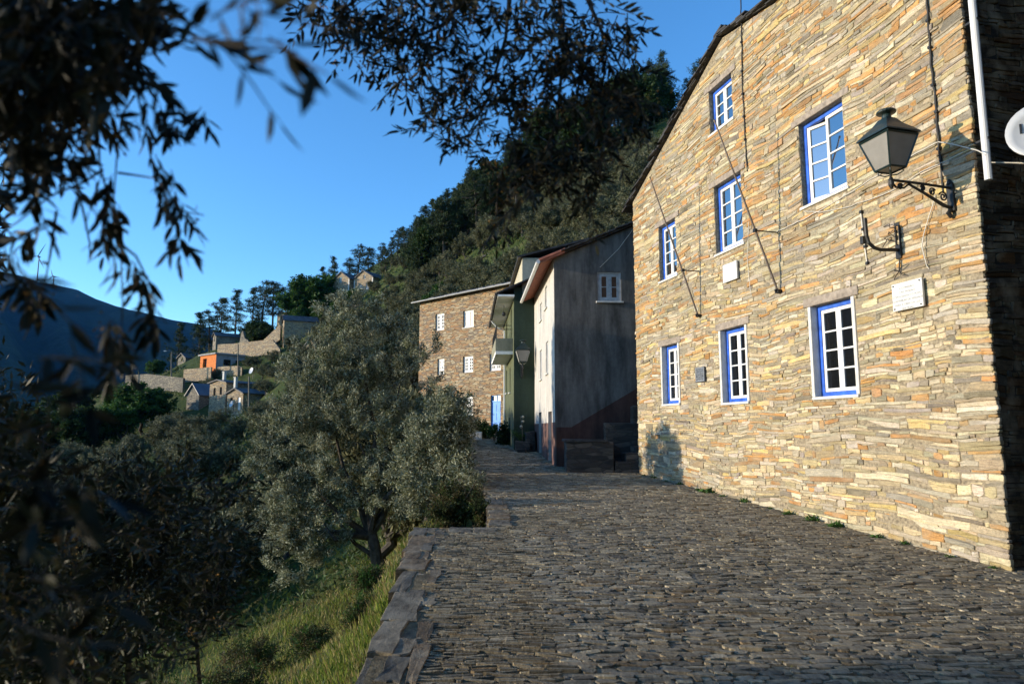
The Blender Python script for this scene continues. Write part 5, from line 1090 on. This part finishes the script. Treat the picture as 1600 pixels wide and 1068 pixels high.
q = at(817, 692, 24.7); t = bushy('flowering_plant', 'tall thin flowering stem on the stone blocks by the dark green wall', 'plant', (q[0], 24.7, -.5), .4, .45, GREEN, [.3, .3, .2, .2], 22, 30, .07, .025); m = MB(); m.tube([(q[0], 24.7, -.4), (q[0] - .05, 24.68, .3), (q[0] - .1, 24.66, at(816, 650, 24.7)[2])], [.015, .012, .006], 5); m.build('stem', M['leaf_green'] if False else M['pole_wood'], t)
m = MB()
for zz in (.12, .3, .46): m.lathe((q[0] - .08 + random.uniform(-.08, .08), 24.64, zz), [(.02, -.05), (.06, 0), (.03, .05)], 7)
m.build('blossom', M['cream'], t)
# weeds along the foot of the stone house
GW = 'small green weeds along the foot of the stone house wall'
V, F = leaf_quads(rng.normal(size=(46, 3)) * [.05, .05, .012], unit(rng.normal(size=(46, 3)) * [1, 1, .4] + [0, 0, .7]), rng.uniform(.05, .14, 46), rng.uniform(.02, .045, 46))
w0 = None
for s in list(np.arange(6.75, 16.4, .62)):
    s = s + random.uniform(-.2, .2); p = HF.w(s, .05 + random.uniform(0, .1), 0)
    if w0 is None: w0 = mesh_np('weed_tuft', V, F, M['leaf_green'], None, np.repeat(pick(GREEN, [.3, .3, .1, .3], 46), 4, 0)); o = w0
    else: o = w0.copy(); COL.objects.link(o)
    k_ = random.uniform(.35, 1.15); o.location = (p[0], p[1], road_z(p[0], p[1])); o.scale = (k_ * 1.4, k_ * 1.4, k_); o.rotation_euler = (0, 0, random.uniform(0, 6)); tag(o, 'small green weed tuft growing at the foot of the stone house wall', 'weed', GW)
def joint_weeds():
    n = 34000; Y = 3.3 + 12.5 * rng.uniform(0, 1, n) ** 1.3; a = edge_x(Y) - .02; b = np.array([right_x(y) for y in Y]); X = a + (b - a) * rng.uniform(0, 1, n); keep = (sines(X, Y, 1.6, .3) + .6 * sines(X, Y, 4, 2)) > rng.uniform(-.5, .9, n); X, Y = X[keep], Y[keep]; n = len(X)
    P0 = np.stack([X, Y, road_z(X, Y) - .012], 1); D = unit(rng.normal(size=(n, 3)) + [0, 0, .4]); V, F = leaf_quads(P0, D, rng.uniform(.010, .040, n), rng.uniform(.004, .011, n)); C = pick([(.13, .13, .035), (.34, .26, .12), (.42, .35, .22), (.08, .10, .025), (.24, .17, .08)], [.2, .25, .2, .15, .2], n); return V, F, np.repeat(C, 4, 0)
V, F, C = joint_weeds(); tag(mesh_np('joint_moss', V, F, M['blade'], road, C), kind='stuff')

# ------------------------------------------------------------------ the olive tree the picture is taken under
reseed(116)
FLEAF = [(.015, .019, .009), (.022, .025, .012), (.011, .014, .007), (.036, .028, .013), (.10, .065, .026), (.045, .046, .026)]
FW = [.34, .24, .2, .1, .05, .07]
class Twigs:
    def __init__(s): s.m = MB(); s.P = []; s.D = []; s.L = []; s.c = []; s.bl = []
    def twig(s, a, d, length, n, leaf=.055, droop=.5, rad=.0022, blossom=0., pairs=True, spread=.75, tip=True):
        a = np.array(a, float); d = unit(np.array(d, float)); pts = [a]; k = 6
        for i in range(k): d = unit(d + np.array([0, 0, -droop / k]) + rng.normal(size=3) * .09); pts.append(pts[-1] + d * length / k)
        s.m.tube(pts, list(np.linspace(rad, rad * .45, k + 1)), 4, False); pts = np.array(pts); tone = pick(FLEAF, FW, 1, .1)[0]
        for i in range(n):
            t = (i // 2 * 2 + .5 + random.uniform(-.3, .3)) / n if pairs else random.random(); t = min(.98, .1 + .9 * t); q = t * k; j = min(k - 1, int(q)); p = pts[j] + (pts[j + 1] - pts[j]) * (q - j); tg = unit(pts[j + 1] - pts[j])
            side = unit(np.cross(tg, rng.normal(size=3))) * (1 if i % 2 else -1); dd = unit(tg * (1 - spread * .6) + side * spread + np.array([0, 0, -.25 * droop]))
            s.P.append(p); s.D.append(dd); s.L.append(leaf * random.uniform(.65, 1.2)); s.c.append(tone * random.uniform(.75, 1.3))
        if tip: s.P.append(pts[-1]); s.D.append(d); s.L.append(leaf); s.c.append(tone)
        if blossom and random.random() < blossom:
            t = random.uniform(.3, .9) * k; j = min(k - 1, int(t)); p = pts[j]
            for b in range(random.randint(7, 16)): s.bl.append(p + rng.normal(size=3) * [.014, .014, .022])
        return pts
    def strand(s, pts, r0, r1): s.m.tube(pts, list(np.linspace(r0, r1, len(pts))), 5, False)
    def build(s, par, name, wd=.26):
        V, F = leaf_folded(np.array(s.P), np.array(s.D), np.array(s.L), np.array(s.L) * wd * rng.uniform(.8, 1.2, len(s.L))); C = np.repeat(np.array(s.c), 6, 0); o = s.m.build(name, M['bark'], par)
        r = np.array(root_of(par).location); lf = mesh_np('leaves', V - r, F, M['foreleaf'], o, C)
        if s.bl:
            n = len(s.bl); V, F = leaf_quads(np.repeat(np.array(s.bl), 3, 0), unit(rng.normal(size=(n * 3, 3))), rng.uniform(.004, .011, n * 3), rng.uniform(.004, .008, n * 3)); mesh_np('blossom', V - r, F, M['blossom'], o)
        return o
M['foreleaf'] = leaf_mat('near_olive_leaf', (.05, .052, .036), .6, .5, .10); M['blossom'] = plain('ochre_olive_blossom', (.36, .21, .06), .9, .35, 80, 0)
FB = np.array([-2.7, .2, float(ground_z(-2.7, .2)[0])])
FT = thing('near_olive_tree', 'dark olive tree hanging into the top and left of the picture, close to the viewer', 'tree', FB)
m = MB(); limbs(m, FB, [(-3.6, 1.6, .9), (-2.0, .3, 2.4), (-1.0, -.2, 2.7), (-2.8, .0, 2.6), (-3.2, -1.0, 1.8)], .20, .45); m.build('trunk', M['bark'], FT)
blobs = [((-3.5, 2.3, .8), (1.3, 1.2, 1.3)), ((-2.4, 1.0, 2.0), (1.2, 1.0, .9)), ((-1.2, .5, 2.4), (1.3, 1.0, .7)), ((.3, 1.0, 2.7), (1.3, 1.0, .6)), ((-3.4, -.4, 1.2), (1.4, 1.2, 1.5)), ((-4.2, 3.2, .2), (1.2, .9, 1.4)), ((-.4, -.8, 2.6), (1.4, 1.0, .7)), ((-3.6, 1.0, -.8), (1.2, 1.2, 1.0)), ((-5.0, 1.2, .4), (1.2, 1.4, 1.6)), ((.9, 2.1, 2.9), (1.0, .8, .5)), ((-.6, 2.5, 2.9), (1.0, .7, .5)), ((-2.8, 1.8, 1.1), (.9, 1.5, 1.3)), ((-3.0, 1.6, 1.4), (.8, 1.4, 1.2)), ((-2.9, 3.0, .6), (.7, .9, 1.2))]  # unseen crown overhead and left, filled out to block sun and sky light
blobs = [(np.array(c), np.array(r)) for c, r in blobs]
V, F, C, cl = crown(blobs, 1100, 60, .075, .021, .16, FLEAF, FW, up=.1, shell=.2)
ctr = V.reshape(-1, 4, 3).mean(1); pyv = 671.5 - ctr[:, 2] / np.maximum(ctr[:, 1], .05) * FPX; pxv = 800 + ctr[:, 0] / np.maximum(ctr[:, 1], .05) * FPX
vis = (ctr[:, 1] > .1) & (pxv > -15) & (pxv < 1700) & (pyv > -25); near = np.linalg.norm(ctr, axis=1) < .55; kp = ~(vis | near)   # the outer shoots below are set one by one
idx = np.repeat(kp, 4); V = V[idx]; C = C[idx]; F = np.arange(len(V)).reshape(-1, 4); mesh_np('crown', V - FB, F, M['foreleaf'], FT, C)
def shoots(name, ells, leaf, ln, per, blossom, droop=.6, rad=.0022, par=None, dirz=-.3, wd=.2):
    tw = Twigs()
    for x, y, rx, ry, n, Y0, Y1 in ells:
        for i in range(n):
            a = random.uniform(0, 6.283); q = math.sqrt(random.random()); Y = random.uniform(Y0, Y1); p = at(x + rx * q * math.cos(a), y + ry * q * math.sin(a), Y); d = np.array([random.gauss(0, .7) + .3 * math.cos(a), random.gauss(0, .5), dirz + random.gauss(0, .45)])
            tw.twig(p - unit(d) * ln * .4, d, ln * random.uniform(.6, 1.25), max(4, int(per * random.uniform(.6, 1.2))), leaf, droop, rad, blossom)
    return tw
# the bough over the road
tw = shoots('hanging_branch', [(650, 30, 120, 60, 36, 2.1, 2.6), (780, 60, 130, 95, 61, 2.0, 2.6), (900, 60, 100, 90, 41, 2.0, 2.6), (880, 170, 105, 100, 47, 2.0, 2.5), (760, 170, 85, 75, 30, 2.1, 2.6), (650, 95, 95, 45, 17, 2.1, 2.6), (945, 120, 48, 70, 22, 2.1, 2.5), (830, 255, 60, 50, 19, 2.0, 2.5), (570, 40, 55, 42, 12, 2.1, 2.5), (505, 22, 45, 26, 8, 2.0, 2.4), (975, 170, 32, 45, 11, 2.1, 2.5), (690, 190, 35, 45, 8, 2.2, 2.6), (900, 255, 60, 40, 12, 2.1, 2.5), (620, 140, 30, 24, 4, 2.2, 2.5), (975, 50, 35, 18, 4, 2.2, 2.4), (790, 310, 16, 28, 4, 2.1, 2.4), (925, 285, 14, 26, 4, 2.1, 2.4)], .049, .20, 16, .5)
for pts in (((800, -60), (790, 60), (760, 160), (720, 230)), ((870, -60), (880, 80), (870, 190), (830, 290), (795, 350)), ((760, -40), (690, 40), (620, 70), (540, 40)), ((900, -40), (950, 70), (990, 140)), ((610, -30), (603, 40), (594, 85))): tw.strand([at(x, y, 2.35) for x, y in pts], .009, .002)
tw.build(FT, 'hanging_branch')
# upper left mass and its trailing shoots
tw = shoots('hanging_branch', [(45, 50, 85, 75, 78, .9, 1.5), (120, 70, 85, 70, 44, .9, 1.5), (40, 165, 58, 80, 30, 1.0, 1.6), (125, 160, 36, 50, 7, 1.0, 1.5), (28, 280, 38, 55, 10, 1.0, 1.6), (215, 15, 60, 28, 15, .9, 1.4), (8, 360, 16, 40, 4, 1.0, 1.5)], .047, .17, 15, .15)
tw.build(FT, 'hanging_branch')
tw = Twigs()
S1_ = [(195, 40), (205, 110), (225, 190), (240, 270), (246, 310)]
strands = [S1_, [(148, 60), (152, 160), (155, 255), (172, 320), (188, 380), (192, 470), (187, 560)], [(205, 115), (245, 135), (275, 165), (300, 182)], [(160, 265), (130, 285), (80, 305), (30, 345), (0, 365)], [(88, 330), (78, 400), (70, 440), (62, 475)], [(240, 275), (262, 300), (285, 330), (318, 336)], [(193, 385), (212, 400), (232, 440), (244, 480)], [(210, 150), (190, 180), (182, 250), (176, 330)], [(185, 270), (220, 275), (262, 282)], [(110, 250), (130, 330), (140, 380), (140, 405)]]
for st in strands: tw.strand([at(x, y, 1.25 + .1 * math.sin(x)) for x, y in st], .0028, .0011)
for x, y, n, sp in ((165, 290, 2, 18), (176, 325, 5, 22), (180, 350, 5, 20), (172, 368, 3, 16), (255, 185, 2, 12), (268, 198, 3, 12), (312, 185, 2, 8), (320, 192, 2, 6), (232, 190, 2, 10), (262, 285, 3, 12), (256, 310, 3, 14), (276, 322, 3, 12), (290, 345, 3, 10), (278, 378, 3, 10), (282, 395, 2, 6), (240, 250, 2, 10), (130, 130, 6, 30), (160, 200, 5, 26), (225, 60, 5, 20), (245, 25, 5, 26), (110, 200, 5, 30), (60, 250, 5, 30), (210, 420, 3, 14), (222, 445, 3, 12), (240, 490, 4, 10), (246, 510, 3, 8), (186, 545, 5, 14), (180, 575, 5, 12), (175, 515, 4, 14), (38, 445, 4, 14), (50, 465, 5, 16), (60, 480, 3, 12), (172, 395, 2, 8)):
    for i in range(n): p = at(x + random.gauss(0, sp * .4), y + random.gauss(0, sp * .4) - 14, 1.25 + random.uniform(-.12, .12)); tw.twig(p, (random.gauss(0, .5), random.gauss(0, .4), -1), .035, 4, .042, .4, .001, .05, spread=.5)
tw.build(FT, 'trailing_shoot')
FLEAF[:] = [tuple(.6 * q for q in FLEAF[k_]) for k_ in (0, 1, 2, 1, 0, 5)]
tw = Twigs()     # big blurred leaves nearest to the lens
for x, y, Y, n, L in ((330, 30, .62, 5, .05), (390, 20, .6, 4, .05), (300, 55, .66, 4, .05), (420, 60, .62, 3, .055), (350, 75, .64, 3, .05), (250, 20, .7, 5, .05), (10, 400, .7, 3, .05), (20, 600, .7, 6, .055), (60, 560, .75, 5, .055), (110, 530, .8, 4, .05), (30, 660, .7, 6, .055), (60, 720, .75, 6, .055), (20, 760, .7, 7, .055), (15, 840, .72, 7, .055), (50, 900, .78, 6, .055), (10, 960, .7, 6, .055), (60, 1030, .75, 6, .055)):
    tw = Twigs(); p = at(x, y, Y); tw.twig(p, (random.uniform(.2, 1), random.gauss(0, .3), random.uniform(-.6, .2)), .09, n, L, .15, .0018, .1); tw.build(FT, 'near_shoot')
tw = Twigs(); p = at(300, 60, .66); tw.twig(p, (1, 0, -.15), .10, 5, .055, .1, .0018, 0)
tw.strand([at(300, 60, .66), at(380, 72, .62), at(465, 82, .62)], .0022, .0012)
tw.build(FT, 'near_shoot')
# dark olive low on the left, its leaves reaching up into the picture
LB = np.array([-2.35, 4.6, float(ground_z(-2.35, 4.6)[0])])
LT = thing('olive_tree', 'dark shaded olive tree filling the lower left corner, yellowish flowers on its top', 'tree', LB)
m = MB(); limbs(m, LB, [at(200, 850, 4.2), at(100, 800, 3.6), at(300, 900, 4.4), at(40, 900, 3.2)], .07, .5); m.build('trunk', M['bark'], LT)
blobs = [px_blob(x, y, rx, ry, Y, d) for x, y, rx, ry, Y, d in ((190, 930, 150, 110, 4.2, .5), (300, 880, 70, 90, 4.5, .4), (60, 880, 110, 150, 3.8, .5), (200, 800, 120, 70, 4.2, .4), (-80, 800, 120, 220, 3.6, .6), (100, 1060, 160, 80, 3.8, .4), (-200, 700, 160, 260, 4.2, .8))]
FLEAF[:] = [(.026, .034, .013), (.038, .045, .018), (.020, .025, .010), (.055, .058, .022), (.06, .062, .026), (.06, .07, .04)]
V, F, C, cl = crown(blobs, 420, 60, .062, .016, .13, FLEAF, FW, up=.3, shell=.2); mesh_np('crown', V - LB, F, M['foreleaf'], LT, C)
tw = shoots('top_shoot', [(40, 850, 85, 140, 34, 1.7, 2.4), (180, 800, 150, 50, 34, 2.4, 3.2), (200, 860, 160, 120, 46, 2.6, 3.4), (320, 800, 70, 110, 20, 3.2, 4.0), (160, 990, 180, 90, 40, 2.6, 3.4), (330, 770, 70, 30, 8, 3.0, 3.8), (5, 680, 40, 60, 12, 1.4, 2.0), (60, 1000, 110, 90, 26, 1.8, 2.6)], .056, .22, 15, .3, .3, .0025, LT, .25)
tw.build(LT, 'top_shoot')

# ------------------------------------------------------------------ thin blue air over the valley
mb = MB(); mb.box(-2700, 2700, -400, 3000, -141, 800)
hm = bpy.data.materials.new('haze'); hm.use_nodes = True; t_ = hm.node_tree; t_.nodes.clear(); o_ = t_.nodes.new('ShaderNodeOutputMaterial'); v_ = t_.nodes.new('ShaderNodeVolumePrincipled'); v_.inputs['Color'].default_value = (.05, .32, 1, 1); v_.inputs['Density'].default_value = .00003; t_.links.new(v_.outputs[0], o_.inputs['Volume'])
tag(mb.build('haze', hm), kind='stuff')
